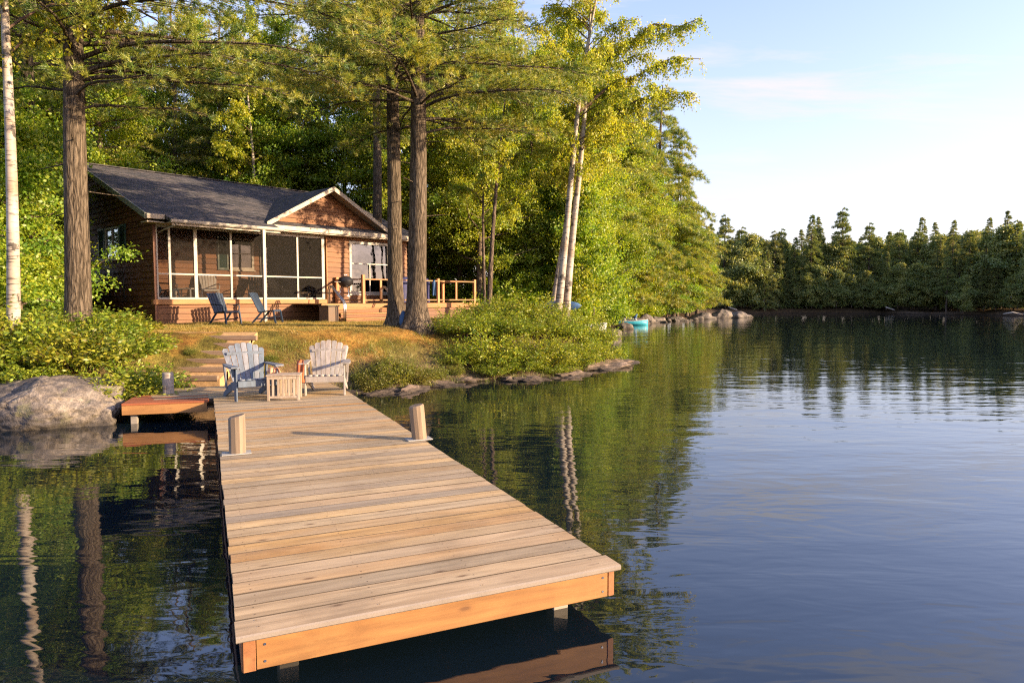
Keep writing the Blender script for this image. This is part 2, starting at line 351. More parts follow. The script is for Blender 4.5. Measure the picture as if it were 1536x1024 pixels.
a = Mat('ledge_rock')
v = a.coord(kind='Object'); n0 = a.noise(v, 1.2, 6, 0.7, 1.0); n5 = a.noise(a.coord((3, 3, 14)), 1.0, 5, 0.7)
c = a.ramp(n0, [(0.3, (0.06, 0.045, 0.035)), (0.5, (0.16, 0.115, 0.085)), (0.68, (0.26, 0.19, 0.14))])
c = a.mix(1.0, c, a.ramp(n5, [(0.3, 0.55), (0.7, 1.3)]), 'MULTIPLY')
zc = a.n("SeparateXYZ", Vector=a.n("NewGeometry").outputs['Position']).outputs[2]
c = a.mix(a.ramp(zc, [(0.03, 0.85), (0.10, 0.0)]), c, (0.025, 0.018, 0.012))
M['ledge'] = a.surf(c, 0.8, a.bump(a.math('ADD', n5, a.math('MULTIPLY', n0, 2.0)), 0.03, 0.9))
# ground: dry lawn, mossy shore, forest litter
a = Mat('ground')
v = a.coord(); n0 = a.noise(v, 0.6, 5, 0.6, 0.4); n2_ = a.noise(v, 5, 6, 0.7); n3_ = a.noise(v, 40, 4, 0.7)
lawn = a.ramp(n2_, [(0.3, (0.20, 0.10, 0.028)), (0.5, (0.33, 0.18, 0.045)), (0.7, (0.40, 0.24, 0.07))])
green = a.ramp(n2_, [(0.3, (0.07, 0.07, 0.02)), (0.7, (0.16, 0.17, 0.035))])
c = a.mix(a.ramp(n0, [(0.43, 0), (0.56, 0.85)]), lawn, green)
litter = a.ramp(n2_, [(0.3, (0.035, 0.025, 0.015)), (0.6, (0.10, 0.065, 0.03)), (0.75, (0.07, 0.08, 0.02))])
c = a.mix(a.attr('forest'), c, litter)
bank = a.ramp(n2_, [(0.3, (0.10, 0.075, 0.055)), (0.6, (0.24, 0.18, 0.13)), (0.75, (0.32, 0.25, 0.19))])
c = a.mix(a.attr('bank'), c, bank)
zc = a.n("SeparateXYZ", Vector=a.n("NewGeometry").outputs['Position']).outputs[2]
c = a.mix(a.ramp(zc, [(0.02, 1.0), (0.10, 0.0)]), c, (0.03, 0.022, 0.015))
c = a.mix(1.0, c, a.ramp(n3_, [(0.3, 0.45), (0.7, 1.4)]), 'MULTIPLY')
c = a.mix(1.0, c, a.ramp(a.noise(v, 1.7, 6, 0.75), [(0.38, (0.55, 0.52, 0.5)), (0.6, (1.15, 1.12, 1.05))]), 'MULTIPLY')
M['ground'] = a.surf(c, 0.95, a.bump(a.math('ADD', n3_, a.math('MULTIPLY', n2_, 2.0)), 0.03, 0.8), spec=0.1)

# water
a = Mat('lake_water')
v = a.coord((1, 1, 1))
calm = a.ramp(a.noise(a.coord((0.05, 0.09, 1)), 1.0, 3), [(0.35, 0.3), (0.65, 0.62)])
w1 = a.noise(a.coord((0.6, 1.8, 1), rot=(0, 0, R(6))), 0.95, 3, 0.5, 0.5)
w2 = a.noise(a.coord((1.6, 3.4, 1), rot=(0, 0, R(-8))), 1.5, 2, 0.45, 0.5)
w0 = a.noise(a.coord((0.15, 0.5, 1), rot=(0, 0, R(4))), 1.0, 2)
h = a.math('ADD', a.math('ADD', a.math('MULTIPLY', w1, 0.021), a.math('MULTIPLY', w2, 0.0062)), a.math('MULTIPLY', w0, 0.035))
h = a.math('MULTIPLY', h, calm)
M['water'] = a.surf((0.004, 0.009, 0.014), 0.02, a.bump(h, 1.0, 1.0), spec=0.5, IOR=1.75)

LEAF_YG = [(0.10, 0.14, 0.018), (0.16, 0.19, 0.025), (0.22, 0.22, 0.03), (0.13, 0.17, 0.022)]
M['maple'] = m_leaf('maple_leaf', [(0.094, 0.189, 0.023), (0.213, 0.340, 0.031), (0.401, 0.440, 0.036), (0.125, 0.227, 0.026)], trans=0.5)
M['birchleaf'] = m_leaf('birch_leaf', [(0.165, 0.275, 0.029), (0.308, 0.396, 0.033), (0.462, 0.440, 0.035), (0.209, 0.308, 0.029)], trans=0.5)
M['needle'] = m_leaf('pine_needle', [(0.072, 0.156, 0.037), (0.184, 0.263, 0.040), (0.434, 0.400, 0.050), (0.111, 0.194, 0.037)], trans=0.42, gloss=0.05)
M['spruce'] = m_leaf('spruce_needle', [(0.091, 0.144, 0.051), (0.182, 0.223, 0.063), (0.330, 0.317, 0.070)], trans=0.3, gloss=0.04)
M['farleaf'] = m_leaf('far_leaf', [(0.119, 0.174, 0.056), (0.205, 0.244, 0.068), (0.349, 0.326, 0.075)], trans=0.35, gloss=0.04)  # far leaves greyed: distance haze put into their colour
M['shrubleaf'] = m_leaf('shrub_leaf', [(0.074, 0.147, 0.019), (0.179, 0.273, 0.025), (0.378, 0.399, 0.034), (0.116, 0.189, 0.021), (0.336, 0.231, 0.032)], trans=0.42)
M['grass'] = m_leaf('dry_grass', [(0.13, 0.15, 0.03), (0.24, 0.19, 0.045), (0.36, 0.24, 0.06), (0.42, 0.28, 0.08)], trans=0.3, gloss=0.03, tint_scale=1.0)
M['weed'] = m_leaf('green_weed', [(0.10, 0.14, 0.02), (0.19, 0.21, 0.03), (0.28, 0.24, 0.05)], trans=0.4, gloss=0.03)
M['bark'] = m_bark('pine_bark', [(0.022, 0.017, 0.012), (0.085, 0.066, 0.047), (0.17, 0.135, 0.098)], (10, 10, 1.5), 0.03)
M['bark_far'] = m_bark('grey_bark', [(0.03, 0.022, 0.018), (0.10, 0.075, 0.058), (0.19, 0.145, 0.11)], (7, 7, 2), 0.02)
M['birchbark'] = m_birch('birch_bark')
M['twig'] = m_plain('twig', (0.10, 0.06, 0.04), 0.9)
M['drift'] = m_plain('driftwood', (0.45, 0.40, 0.34), 0.9, 0.3)

# ---------------------------------------------------------------- terrain
SHORE = np.array([(-80, 6.5), (-40, 8.0), (-20, 9.3), (-9, 10.3), (-7.7, 10.7), (-6.5, 11.6), (-6.3, 12.6), (-5.4, 13.3), (-3.6, 14.3), (-3.1, 14.75), (-2.4, 14.75), (-1.6, 15.9), (-0.9, 16.6),
    (0.3, 17.0), (1.1, 17.3), (1.9, 18.6), (2.7, 20.0), (3.5, 21.3), (3.9, 22.2), (3.7, 24), (4.2, 28), (5.2, 34), (6.0, 40), (7.6, 47), (8.6, 53), (11, 58), (14.5, 63), (18, 68), (23.5, 73.8), (25.5, 75.4), (26, 77),
    (24, 80), (25, 86), (31, 93), (40, 96), (48, 94), (54, 90), (57, 84), (60, 79.5), (66, 77), (80, 70), (100, 50), (108, 15), (115, -40), (800, -60), (800, 800), (-800, 800), (-800, 6.5)], dtype=float)
def sdist(x, y):
    """distance inside the land (positive) or out on the water (negative)"""
    x = np.asarray(x, float); y = np.asarray(y, float); p = np.stack([x, y], -1)
    best = np.full(x.shape, 1e9); ins = np.zeros(x.shape, bool)
    n = len(SHORE)
    for i in range(n):
        a_, b_ = SHORE[i], SHORE[(i + 1) % n]; ab = b_ - a_
        t = np.clip(((p - a_) @ ab) / (ab @ ab), 0, 1)
        best = np.minimum(best, np.hypot(*(np.moveaxis(p - (a_ + t[..., None] * ab), -1, 0))))
        c = ((a_[1] > y) != (b_[1] > y)) & (x < (b_[0] - a_[0]) * (y - a_[1]) / (b_[1] - a_[1] + 1e-12) + a_[0])
        ins ^= c
    return np.where(ins, best, -best)
def hnoise(x, y, s=1.0):
    return (np.sin(x * 1.7 * s + 1.3 * np.sin(y * 1.1 * s)) + np.sin(y * 2.3 * s + 1.7 * np.sin(x * 0.9 * s + 2)) + 0.5 * np.sin((x + y) * 4.1 * s) + 0.5 * np.sin((x - y) * 5.3 * s + 1)) / 3
def sm(t): t = np.clip(t, 0, 1); return t * t * (3 - 2 * t)
def height(x, y):
    x = np.asarray(x, float); y = np.asarray(y, float)
    d = sdist(x, y) + 0.18 * hnoise(x, y, 1.3) * (np.abs(y) < 40) + 0.5 * hnoise(x, y, 0.25) * (y > 40)
    far = sm((y - 32) / 12)
    A = 1.27 * (1 - far) + 0.8 * far; w = 3.0 * (1 - far) + 5.0 * far
    # left bank is steeper under the shrubs
    h = A * sm(d / w) + 0.035 * np.clip(d - 14, 0, 200) * 0.6
    h = np.where(d < 0, np.maximum(d * 0.35, -2.2), h)
    return h + 0.02 * hnoise(x, y, 2.2) * sm(d + 0.5) * (y < 40)
def gz(x, y): return float(height(np.array([x]), np.array([y]))[0])
def axis_pts(lo, hi, st, far0, far1):
    a_ = list(np.arange(lo, hi, st)); q = st
    x = lo
    L_ = []
    while x > far0: q *= 1.16; x -= q; L_.append(x)
    q = st; x = a_[-1]; H_ = []
    while x < far1: q *= 1.16; x += q; H_.append(x)
    return np.array(L_[::-1] + a_ + H_)
gx = axis_pts(-13, 7, 0.14, -800, 800); gy = axis_pts(9, 25, 0.14, -60, 800)
X, Y = np.meshgrid(gx, gy, indexing='xy'); Z = height(X, Y)
nx_, ny_ = len(gx), len(gy); idx = np.arange(nx_ * ny_).reshape(ny_, nx_)
q = np.stack([idx[:-1, :-1], idx[:-1, 1:], idx[1:, 1:], idx[1:, :-1]], -1).reshape(-1, 4)
gobj = np_mesh('ground', np.stack([X, Y, Z], -1).reshape(-1, 3), q, M['ground'], smooth=True)
D_ = sdist(X, Y)
def in_lawn(X, Y):
    # mown part in front of the cabin: between the steps, the cabin and the pines
    return sm((D_ - 1.2) / 1.6) if False else 0
lawnm = np.clip(1 - np.maximum(np.abs((X + 6.0) / 5.6), np.abs((Y - 18.0) / 6.2)) ** 6, 0, 1)
forest = 1 - sm(lawnm)
bankm = (1 - sm((D_ - 0.5) / 1.6)) * (D_ > -3)
bankm = np.clip(bankm + 0.0, 0, 1)
for nm, arr in (('forest', forest), ('bank', bankm)):
    at = gobj.data.attributes.new(nm, 'FLOAT', 'POINT'); at.data.foreach_set('value', arr.ravel().astype(np.float32))
tag(gobj, kind='structure')
wm = MB(); wm.add([(-800, -200, 0), (800, -200, 0), (800, 800, 0), (-800, 800, 0)], [(0, 1, 2, 3)])
wobj = wm.build('water', M['water'], kind='structure')
# ================================================================ DOCK
DZ = 0.35
dock = empty('dock', (-1.38, 3.37, 0), R(24.3), label='long plank dock of new pale wood running from the water to the shore', cat='dock')
DWD, DLN = 2.24, 10.75
mb = MB(); y = 0.0; k = 0
while y < DLN:
    w = 0.160; mb.rand()
    if k == 0: mb.cur = 0.97
    jx = random.uniform(-0.006, 0.006); z = random.uniform(-0.0015, 0.0015)
    rgt = DWD + 0.012 + jx
    if y > 9.35: rgt = DWD - (y - 9.35) * 0.12
    lft = -0.012 + jx
    if y > 9.0: lft = -0.9 - (y - 9.0) * 0.15
    sk = random.uniform(-0.0015, 0.0015)
    if k == 0: mb.cbox(lft - .012, rgt + .012, -0.035, 0.160, DZ - 0.036 + .002, DZ + .002, 0.008)
    else: mb.cbox(lft, rgt, y + sk, y + w + sk, DZ - 0.036 + z, DZ + z, 0.0018)
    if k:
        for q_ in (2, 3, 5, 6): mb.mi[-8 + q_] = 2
    else:
        for q_ in (5, 6, 7): mb.mi[-8 + q_] = 3
    if y < 9.0:      # nail heads
        mb.cmi = 1
        for nx in (0.09, 0.72, 1.35, 2.13):
            for ny in (0.038, 0.122):
                cxn, cyn = nx + random.uniform(-.012, .012), y + ny + random.uniform(-.006, .006)
                zt = DZ + z + (0.004 if k == 0 else 0.001)
                b = [(cxn + 0.0045 * math.cos(t_ * 1.0472), cyn + 0.0045 * math.sin(t_ * 1.0472), zt) for t_ in range(6)]
                mb.add(b, [tuple(range(6))])
        mb.cmi = 0
    y += w + 0.011; k += 1
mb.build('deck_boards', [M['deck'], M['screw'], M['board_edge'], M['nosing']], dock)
mb = MB(); mb.cur = .4; mb.cbox(0.075, DWD - 0.055, 0.0, 0.04, DZ - 0.205, DZ - 0.037, 0.004)
fas = mb.build('end_board', M['fascia'], dock)
for px in (0.115, DWD - 0.09):
    for pz in (DZ - .075, DZ - .165):
        mb = MB(); mb.tube([(px, -0.003, pz), (px, 0.004, pz)], 0.007, 8); mb.build('bolt', M['chrome'], fas)
for x0 in (0.0, DWD - 0.045):
    mb = MB(); mb.rand(); mb.cbox(x0 + .002, x0 + 0.042, 0.004, 8.9 if x0 == 0 else 9.6, DZ - 0.205, DZ - 0.037, 0.004, 'y'); mb.build('side_board', M['fascia_y'], dock)
mb = MB(); mb.cur = .2; mb.cbox(.008, .07, -.004, .036, DZ - .205, DZ - .037, .003, 'z'); mb.build('corner_trim', M['fascia_y'], dock)
for xx in (0.6, 1.15, 1.7):
    mb = MB(); mb.rand(); mb.cbox(xx, xx + .045, 0.06, 9.6, DZ - .18, DZ - .037, .003, 'y'); mb.build('joist', M['fascia_y'], dock)
for (xx, yy) in ((0.26, 0.35), (1.98, 0.30), (0.2, 3.3), (2.0, 3.3), (0.2, 6.4), (2.0, 6.4), (1.1, 8.6)):
    mb = MB(); mb.rand(); mb.cbox(xx - .055, xx + .055, yy - .055, yy + .055, -1.2, DZ - .19, .006, 'z'); mb.build('pile', M['grey_wood'], dock)
# lower side platform on the left
plat = empty('side_platform', (-6.33, 10.98, 0), R(17), label='small red brown stained platform on the left side of the dock, beside the boulder', cat='platform')
mb = MB()
for i in range(7):
    mb.rand(); mb.cbox(-0.0, 1.29 - i * .018, i * .143, i * .143 + .138, DZ - .035, DZ, .004)
mb.build('platform_boards', M['red_deck'], plat)
mb = MB(); mb.cur = .8; mb.cbox(0.0, 1.27, 0.004, .044, DZ - .19, DZ - .037, .004); mb.build('front_board', M['fascia'], plat)
mb = MB(); mb.cbox(0.0, .04, 0.046, .98, DZ - .19, DZ - .037, .004, 'y'); mb.build('side_board', M['fascia_y'], plat)
mb = MB(); mb.cbox(0.10, .2, .1, .2, -.9, DZ - .19, .006, 'z'); mb.build('pile', M['grey_wood'], plat)

def bollard(x, y, rz, lean, lab, nm='mooring_post'):
    t = empty(nm, (x, y, DZ + .003), rz, label=lab, cat='mooring post', group='mooring posts on the dock')
    mb = MB(); mb.rand()
    mb.cbox(-.16, .14, -.09, .09, 0, .012, .003); mb.build('base_plate', M['concrete'], t)
    mb = MB(); mb.rand(); n = 16
    prof = [(.088, .012), (.088, .40), (.078, .418)]
    pts = []
    for r, z in prof:
        for k in range(12):
            an = math.pi / 12 + k * math.pi / 6; rr = r * (1.02 if k % 2 else .98)
            pts.append((rr * math.cos(an) * 1.0 + lean * z, rr * math.sin(an), z + (0.05 * (rr * math.cos(an)) / .088 * .35 if z > .3 else 0)))
    mb.add(pts, [(i * 12 + k, i * 12 + (k + 1) % 12, (i + 1) * 12 + (k + 1) % 12, (i + 1) * 12 + k) for i in range(2) for k in range(12)] + [tuple(range(24, 36))])
    mb.build('post', M['post'], t)
bollard(-3.02, 7.42, R(24), 0.0, 'upright short wooden mooring post near the left edge of the dock')
bollard(-1.12, 8.18, R(24), -0.09, 'leaning short wooden mooring post near the right edge of the dock')
# grey pile behind the side platform, in the shrubs
mb = MB(); mb.tube([(-6.13, 12.1, -0.5), (-6.13, 12.1, .72), (-6.13, 12.1, .74)], [.095, .092, .085], 16)
mb.build('mooring_pile', M['grey_wood'], label='round grey weathered pile standing behind the red brown platform', cat='post')

# timber steps with earth treads
st = empty('garden_steps', (-7.05, 13.75, 0), 0, label='timber edged earth steps climbing from the dock to the lawn', cat='steps')
M['tread'] = m_plain('tread_earth', (0.46, 0.28, 0.12), .95, .3, 8, bump=.01)
for i in range(6):
    z0 = 0.36 + i * .145; y0 = i * .34
    mb = MB(); mb.rand(); mb.cbox(-1.05 + random.uniform(-.05, .05), 1.1 + .09 * i * .3 + random.uniform(-.06, .06), y0, y0 + .11, z0 + .02, z0 + .125, .012); ri = mb.build('step_riser', M['steptimber'], st)
    mb = MB(); mb.hexa([(-1.0, y0 + .02, z0 - .2), (1.12, y0 + .02, z0 - .2), (1.12, y0 + .44, z0 - .2), (-1.0, y0 + .44, z0 - .2), (-1.0, y0 + .02, z0 + .06), (1.12, y0 + .02, z0 + .06), (1.12, y0 + .44, z0 + .19), (-1.0, y0 + .44, z0 + .19)]); mb.build('step_tread', M['tread'], st)

# ================================================================ CHAIRS AND TABLE ON THE DOCK
def adirondack(name, loc, rz, mat, label):
    t = empty(name, loc, rz, label=label, cat='chair', group='adirondack chairs on the dock')
    mb = MB()     # seat: slats running front to back
    for i in range(6):
        x = -.25 + i * .1; mb.rand()
        mb.hexa([(x - .045, -.43, .345), (x + .045, -.43, .345), (x + .045, .12, .235), (x - .045, .12, .235), (x - .045, -.43, .37), (x + .045, -.43, .37), (x + .045, .12, .26), (x - .045, .12, .26)])
        mb.tube([(x - .045, -.43, .352), (x + .045, -.43, .352)], .018, 8)
    mb.build('seat', mat, t)
    mb = MB()     # fanned back
    for i in range(7):
        f = (i - 3) / 3; mb.rand(); xb = f * .215; xt = f * .31; h = .93 - .10 * f * f
        wb, wt = .033, .046
        y0, z0 = .06, .22; y1, z1 = .36, h
        P = []
        for dy in (0, .02):
            P.append([(xb - wb, y0 + dy, z0), (xb + wb, y0 + dy, z0), (xt + wt, y1 + dy, z1 - .018 - .02 * f), (xt + wt * .5, y1 + .006 + dy, z1), (xt - wt * .5, y1 + .006 + dy, z1), (xt - wt, y1 + dy, z1 - .018 + .02 * f)])
        mb.add(P[0] + P[1], [tuple(range(6)), tuple(range(11, 5, -1))] + [(j, 6 + j, 6 + (j + 1) % 6, (j + 1) % 6) for j in range(6)])
    back = mb.build('backrest', mat, t)
    mb = MB(); mb.cbox(-.28, .28, .155, .18, .40, .46, .004); mb.build('back_batten', mat, back); mb = MB(); mb.cbox(-.30, .30, .29, .315, .72, .77, .004); mb.build('back_batten', mat, back)
    for s in (-1, 1):
        mb = MB(); mb.rand()
        poly = [(s * .29, -.47), (s * .43, -.47), (s * .445, -.40), (s * .43, -.1), (s * .38, .27), (s * .32, .27), (s * .30, -.05)]
        mb.prism(poly if s < 0 else poly[::-1], .555, .58, 'z'); mb.build('armrest', mat, t)
        mb = MB(); mb.rand(); mb.cbox(s * .335 - .013, s * .335 + .013, -.42, -.30, 0, .554, .004, 'z')
        mb.prism([(-.36, .554), (-.20, .554), (-.30, .40), (-.34, .40)], s * .365 - .01, s * .365 + .01, 'x'); mb.build('leg', mat, t)
        mb = MB(); mb.rand(); mb.prism([(-.44, .34), (-.44, .24), (.05, .12), (.40, 0), (.52, 0), (.50, .05), (.12, .235)], s * .305 - .013, s * .305 + .013, 'x'); mb.build('leg', mat, t)
        mb = MB(); mb.rand(); mb.bar((s * .33, .24, .16), (s * .36, .24, .555), .025, .07, (0, 1, 0)); mb.build('arm_support', mat, t)
    mb = MB(); mb.rand(); mb.cbox(-.32, .32, -.455, -.432, .235, .335, .004); mb.build('front_apron', mat, t)
    return t
adirondack('adirondack_chair', (-4.52, 11.72, DZ + .002), R(37), M['chairblue'], 'grey blue adirondack chair at the left edge of the dock')
adirondack('adirondack_chair', (-3.36, 12.35, DZ + .002), R(9), M['chairgrey'], 'pale bleached adirondack chair at the right edge of the dock')
t = empty('side_table', (-3.86, 11.52, DZ + .002), R(12), label='pale slatted wooden side table between the two adirondack chairs', cat='table')
t.scale = (.88, .88, .9)
mb = MB()
for i in range(5): mb.rand(); mb.cbox(-.31, .31, -.235 + i * .095, -.235 + i * .095 + .088, .455, .478, .006)
mb.build('table_top', M['tablewood'], t)
for sx in (-1, 1):
    for sy in (-1, 1):
        mb = MB(); mb.rand(); mb.cbox(sx * .275 - .024, sx * .275 + .024, sy * .20 - .02, sy * .20 + .02, 0, .454, .004, 'z'); mb.build('leg', M['tablewood'], t)
for sy in (-1, 1):
    mb = MB(); mb.rand(); mb.cbox(-.25, .25, sy * .2 - .012, sy * .2 + .012, .04, .085, .004); mb.build('rail', M['tablewood'], t); mb = MB(); mb.rand(); mb.cbox(-.25, .25, sy * .2 - .014, sy * .2 + .014, .395, .453, .004); mb.build('rail', M['tablewood'], t)
    for i in range(5):
        mb = MB(); mb.rand(); x = -.19 + i * .095; mb.cbox(x - .02, x + .02, sy * .2 - .009, sy * .2 + .009, .085, .395, .003, 'z'); mb.build('baluster', M['tablewood'], t)
def cloth(name, pts, w, mat, seed, **k):
    """crumpled strip of cloth draped along pts"""
    rg = random.Random(seed); mb = MB(); n = len(pts); vs = []
    m = 9
    for i, p in enumerate(pts):
        for j in range(m):
            f = j / (m - 1) - .5
            vs.append((p[0] + f * w * rg.uniform(.8, 1.1), p[1] + rg.uniform(-.006, .006) + .02 * math.sin(j * 1.1 + i), p[2] + rg.uniform(-.012, .012)))
    mb.add(vs, [(i * m + j, i * m + j + 1, (i + 1) * m + j + 1, (i + 1) * m + j) for i in range(n - 1) for j in range(m - 1)], True)
    o = mb.build(name, mat, **k); md = o.modifiers.new('s', 'SOLIDIFY'); md.thickness = .008; md = o.modifiers.new('u', 'SUBSURF'); md.levels = md.render_levels = 1
    return o
cloth('towel', [(-3.70, 11.87, .98), (-3.69, 11.85, .955), (-3.69, 11.83, .88), (-3.68, 11.84, .80), (-3.70, 11.83, .70), (-3.68, 11.84, .58)], .13, M['rust'], 3, label='rust coloured towel hanging over the left arm of the pale adirondack chair', cat='towel')
cloth('cloth', [(-4.10, 11.52, .79), (-4.09, 11.54, .86), (-4.06, 11.56, .89), (-4.02, 11.58, .86), (-4.00, 11.60, .79)], .13, M['peach'], 5, label='crumpled peach cloth lying on the left corner of the slatted side table', cat='cloth')

# ================================================================ CABIN
cabin = empty('cabin', (-11.1, 21.3, 0), R(48), label='single storey brown cedar sided cabin with dark shingle roof and screened porch', cat='cabin')
GZ = 1.18
def siding(mb, fmap, xl, xr, z0, z1, row=0.19, axis_jit=True, board=4.2):
    """lap siding; fmap(a, z, out) -> local xyz; xl/xr may be functions of z"""
    z = z0
    fl = xl if callable(xl) else (lambda q: xl); fr_ = xr if callable(xr) else (lambda q: xr)
    while z < z1 - .01:
        zt = min(z + row, z1); mb.rand()
        a0, a1, b0, b1 = fl(z), fr_(z), fl(zt), fr_(zt)
        if a1 - a0 > .02:
            if b1 < b0: b0 = b1 = (b0 + b1) / 2
            # split in boards
            nseg = max(1, int((a1 - a0) / board + random.random()))
            cuts = [0] + sorted(random.uniform(.15, .85) for _ in range(nseg - 1)) + [1]
            for c0, c1 in zip(cuts[:-1], cuts[1:]):
                mb.rand()
                p = lambda f, lo, hi: lo + (hi - lo) * f
                g = .002 if c1 < 1 else 0
                A0, A1 = p(c0, a0, a1), p(c1, a0, a1) - g; B0, B1 = p(c0, b0, b1), p(c1, b0, b1) - g
                mb.hexa([fmap(A0, z + .012, 0), fmap(A1, z + .012, 0), fmap(A1, z + .012, .036), fmap(A0, z + .012, .036), fmap(B0, zt, 0), fmap(B1, zt, 0), fmap(B1, zt, .006), fmap(B0, zt, .006)])
        z = zt
front = lambda T: (lambda a_, z, o: (a_, T - o, z))
leftw = lambda a_, z, o: (-o, a_, z)
ZR = lambda t_: 4.52 + (t_ + .5) * .371        # roof underside height along the depth
# walls
mb = MB()
siding(mb, front(0), 0.0, 6.1, GZ, 1.86)
siding(mb, front(0), 6.14, 7.13, 1.90, 4.45); siding(mb, front(0), 7.13, 9.08, 1.90, 2.22); siding(mb, front(0), 7.13, 9.08, 4.29, 4.45); siding(mb, front(0), 9.08, 10.0, 1.2, 4.45)
siding(mb, front(0), 6.14, 9.08, GZ, 1.78)
mb.build('front_wall', M['cedar'], cabin)
mb = MB(); siding(mb, front(2.2), 0.05, 3.42, 1.97, 4.45); siding(mb, front(2.2), 3.42, 4.38, 1.97, 3.12); siding(mb, front(2.2), 3.42, 4.38, 4.30, 4.45); siding(mb, front(2.2), 4.38, 4.6, 1.97, 4.45); siding(mb, front(2.2), 4.6, 6.08, 4.1, 4.45); mb.build('porch_back_wall', M['cedar'], cabin)
mb = MB()
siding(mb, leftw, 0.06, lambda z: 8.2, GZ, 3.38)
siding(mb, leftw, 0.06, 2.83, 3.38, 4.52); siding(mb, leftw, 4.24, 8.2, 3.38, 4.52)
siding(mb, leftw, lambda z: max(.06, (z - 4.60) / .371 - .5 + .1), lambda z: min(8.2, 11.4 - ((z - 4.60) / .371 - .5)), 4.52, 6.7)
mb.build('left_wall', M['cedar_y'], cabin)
# opaque cores behind the siding, and the inside
mb = MB()
mb.box(.01, 6.0, .06, .10, GZ, 1.85); mb.box(6.15, 7.12, .01, .08, GZ, 4.44); mb.box(9.09, 9.99, .01, .08, GZ, 4.44); mb.box(7.12, 9.09, .01, .08, GZ, 2.2)
mb.box(.02, .10, 2.3, 2.8, GZ, 4.6); mb.box(.02, .10, 4.3, 8.18, GZ, 4.6); mb.box(.02, .10, 2.8, 4.3, GZ, 3.36); mb.box(.02, .10, .1, 2.3, GZ, 4.5)
mb.prism([(.1, 4.5), (8.1, 4.5), (8.1, 5.6), (5.7, 6.66), (.1, 4.62)], .02, .10, 'x')
mb.box(.1, 9.9, 8.12, 8.18, GZ, 5.6); mb.box(9.92, 9.99, .1, 8.1, GZ, 4.55)
mb.box(.12, 3.4, 2.23, 2.30, 1.97, 4.5); mb.box(3.4, 4.4, 2.23, 2.3, 1.97, 3.1); mb.box(6.08, 6.14, .1, 2.3, 1.97, 4.5)
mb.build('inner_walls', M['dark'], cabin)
mb = MB(); mb.rand(); mb.box(.1, 9.9, .08, 8.1, 1.80, 1.95); mb.build('porch_floor', M['grey_wood'], cabin)
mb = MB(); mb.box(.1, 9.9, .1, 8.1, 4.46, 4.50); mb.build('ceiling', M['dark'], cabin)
mb = MB(); mb.rand(); mb.cbox(-.10, 6.12, -.10, .06, 1.87, 2.03, .008); mb.build('porch_ledge', M['rail'], cabin)
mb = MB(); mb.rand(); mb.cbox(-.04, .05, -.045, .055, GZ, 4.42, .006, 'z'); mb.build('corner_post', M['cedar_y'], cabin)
mb = MB(); mb.rand(); mb.cbox(6.115, 6.15, -.04, .05, 1.9, 4.42, .004, 'z'); mb.build('door_jamb', M['rail_z'], cabin)
# porch frames
def frame(mb, x0, x1, y0, y1, z0, z1): mb.box(x0, x1, y0, y1, z0, z1)
for i, (xa, wd) in enumerate(((.07, .06), (.45, .075), (1.26, .11), (2.44, .07), (3.60, .11), (4.92, .07), (5.98, .12))):
    mb = MB(); mb.cbox(xa - wd / 2, xa + wd / 2, -.03, .04, 2.032, 4.36, .004, 'z'); mb.build('screen_post', M['white'], cabin)
xs = [.1, .41, 1.20, 2.40, 3.54, 4.88, 5.92]; xe = [.41, 1.2, 2.4, 3.54, 4.88, 5.92]
edges = [(.10, .4125), (.4875, 1.205), (1.315, 2.405), (2.475, 3.545), (3.655, 4.885), (4.955, 5.92)]
for (x0, x1) in edges:
    for za, zb_ in ((4.28, 4.36), (2.81, 2.855), (2.032, 2.09)):
        fr = MB(); fr.box(x0, x1, -.018, .02, za, zb_); fo = fr.build('screen_rail', M['white'], cabin)
    sc = MB(); sc.add([(x0, .005, 2.09), (x1, .005, 2.09), (x1, .005, 2.80), (x0, .005, 2.80)], [(0, 1, 2, 3)]); sc.add([(x0, .005, 2.865), (x1, .005, 2.865), (x1, .005, 4.28), (x0, .005, 4.28)], [(0, 1, 2, 3)])
    sc.build('insect_screen', M['screen'], fo)
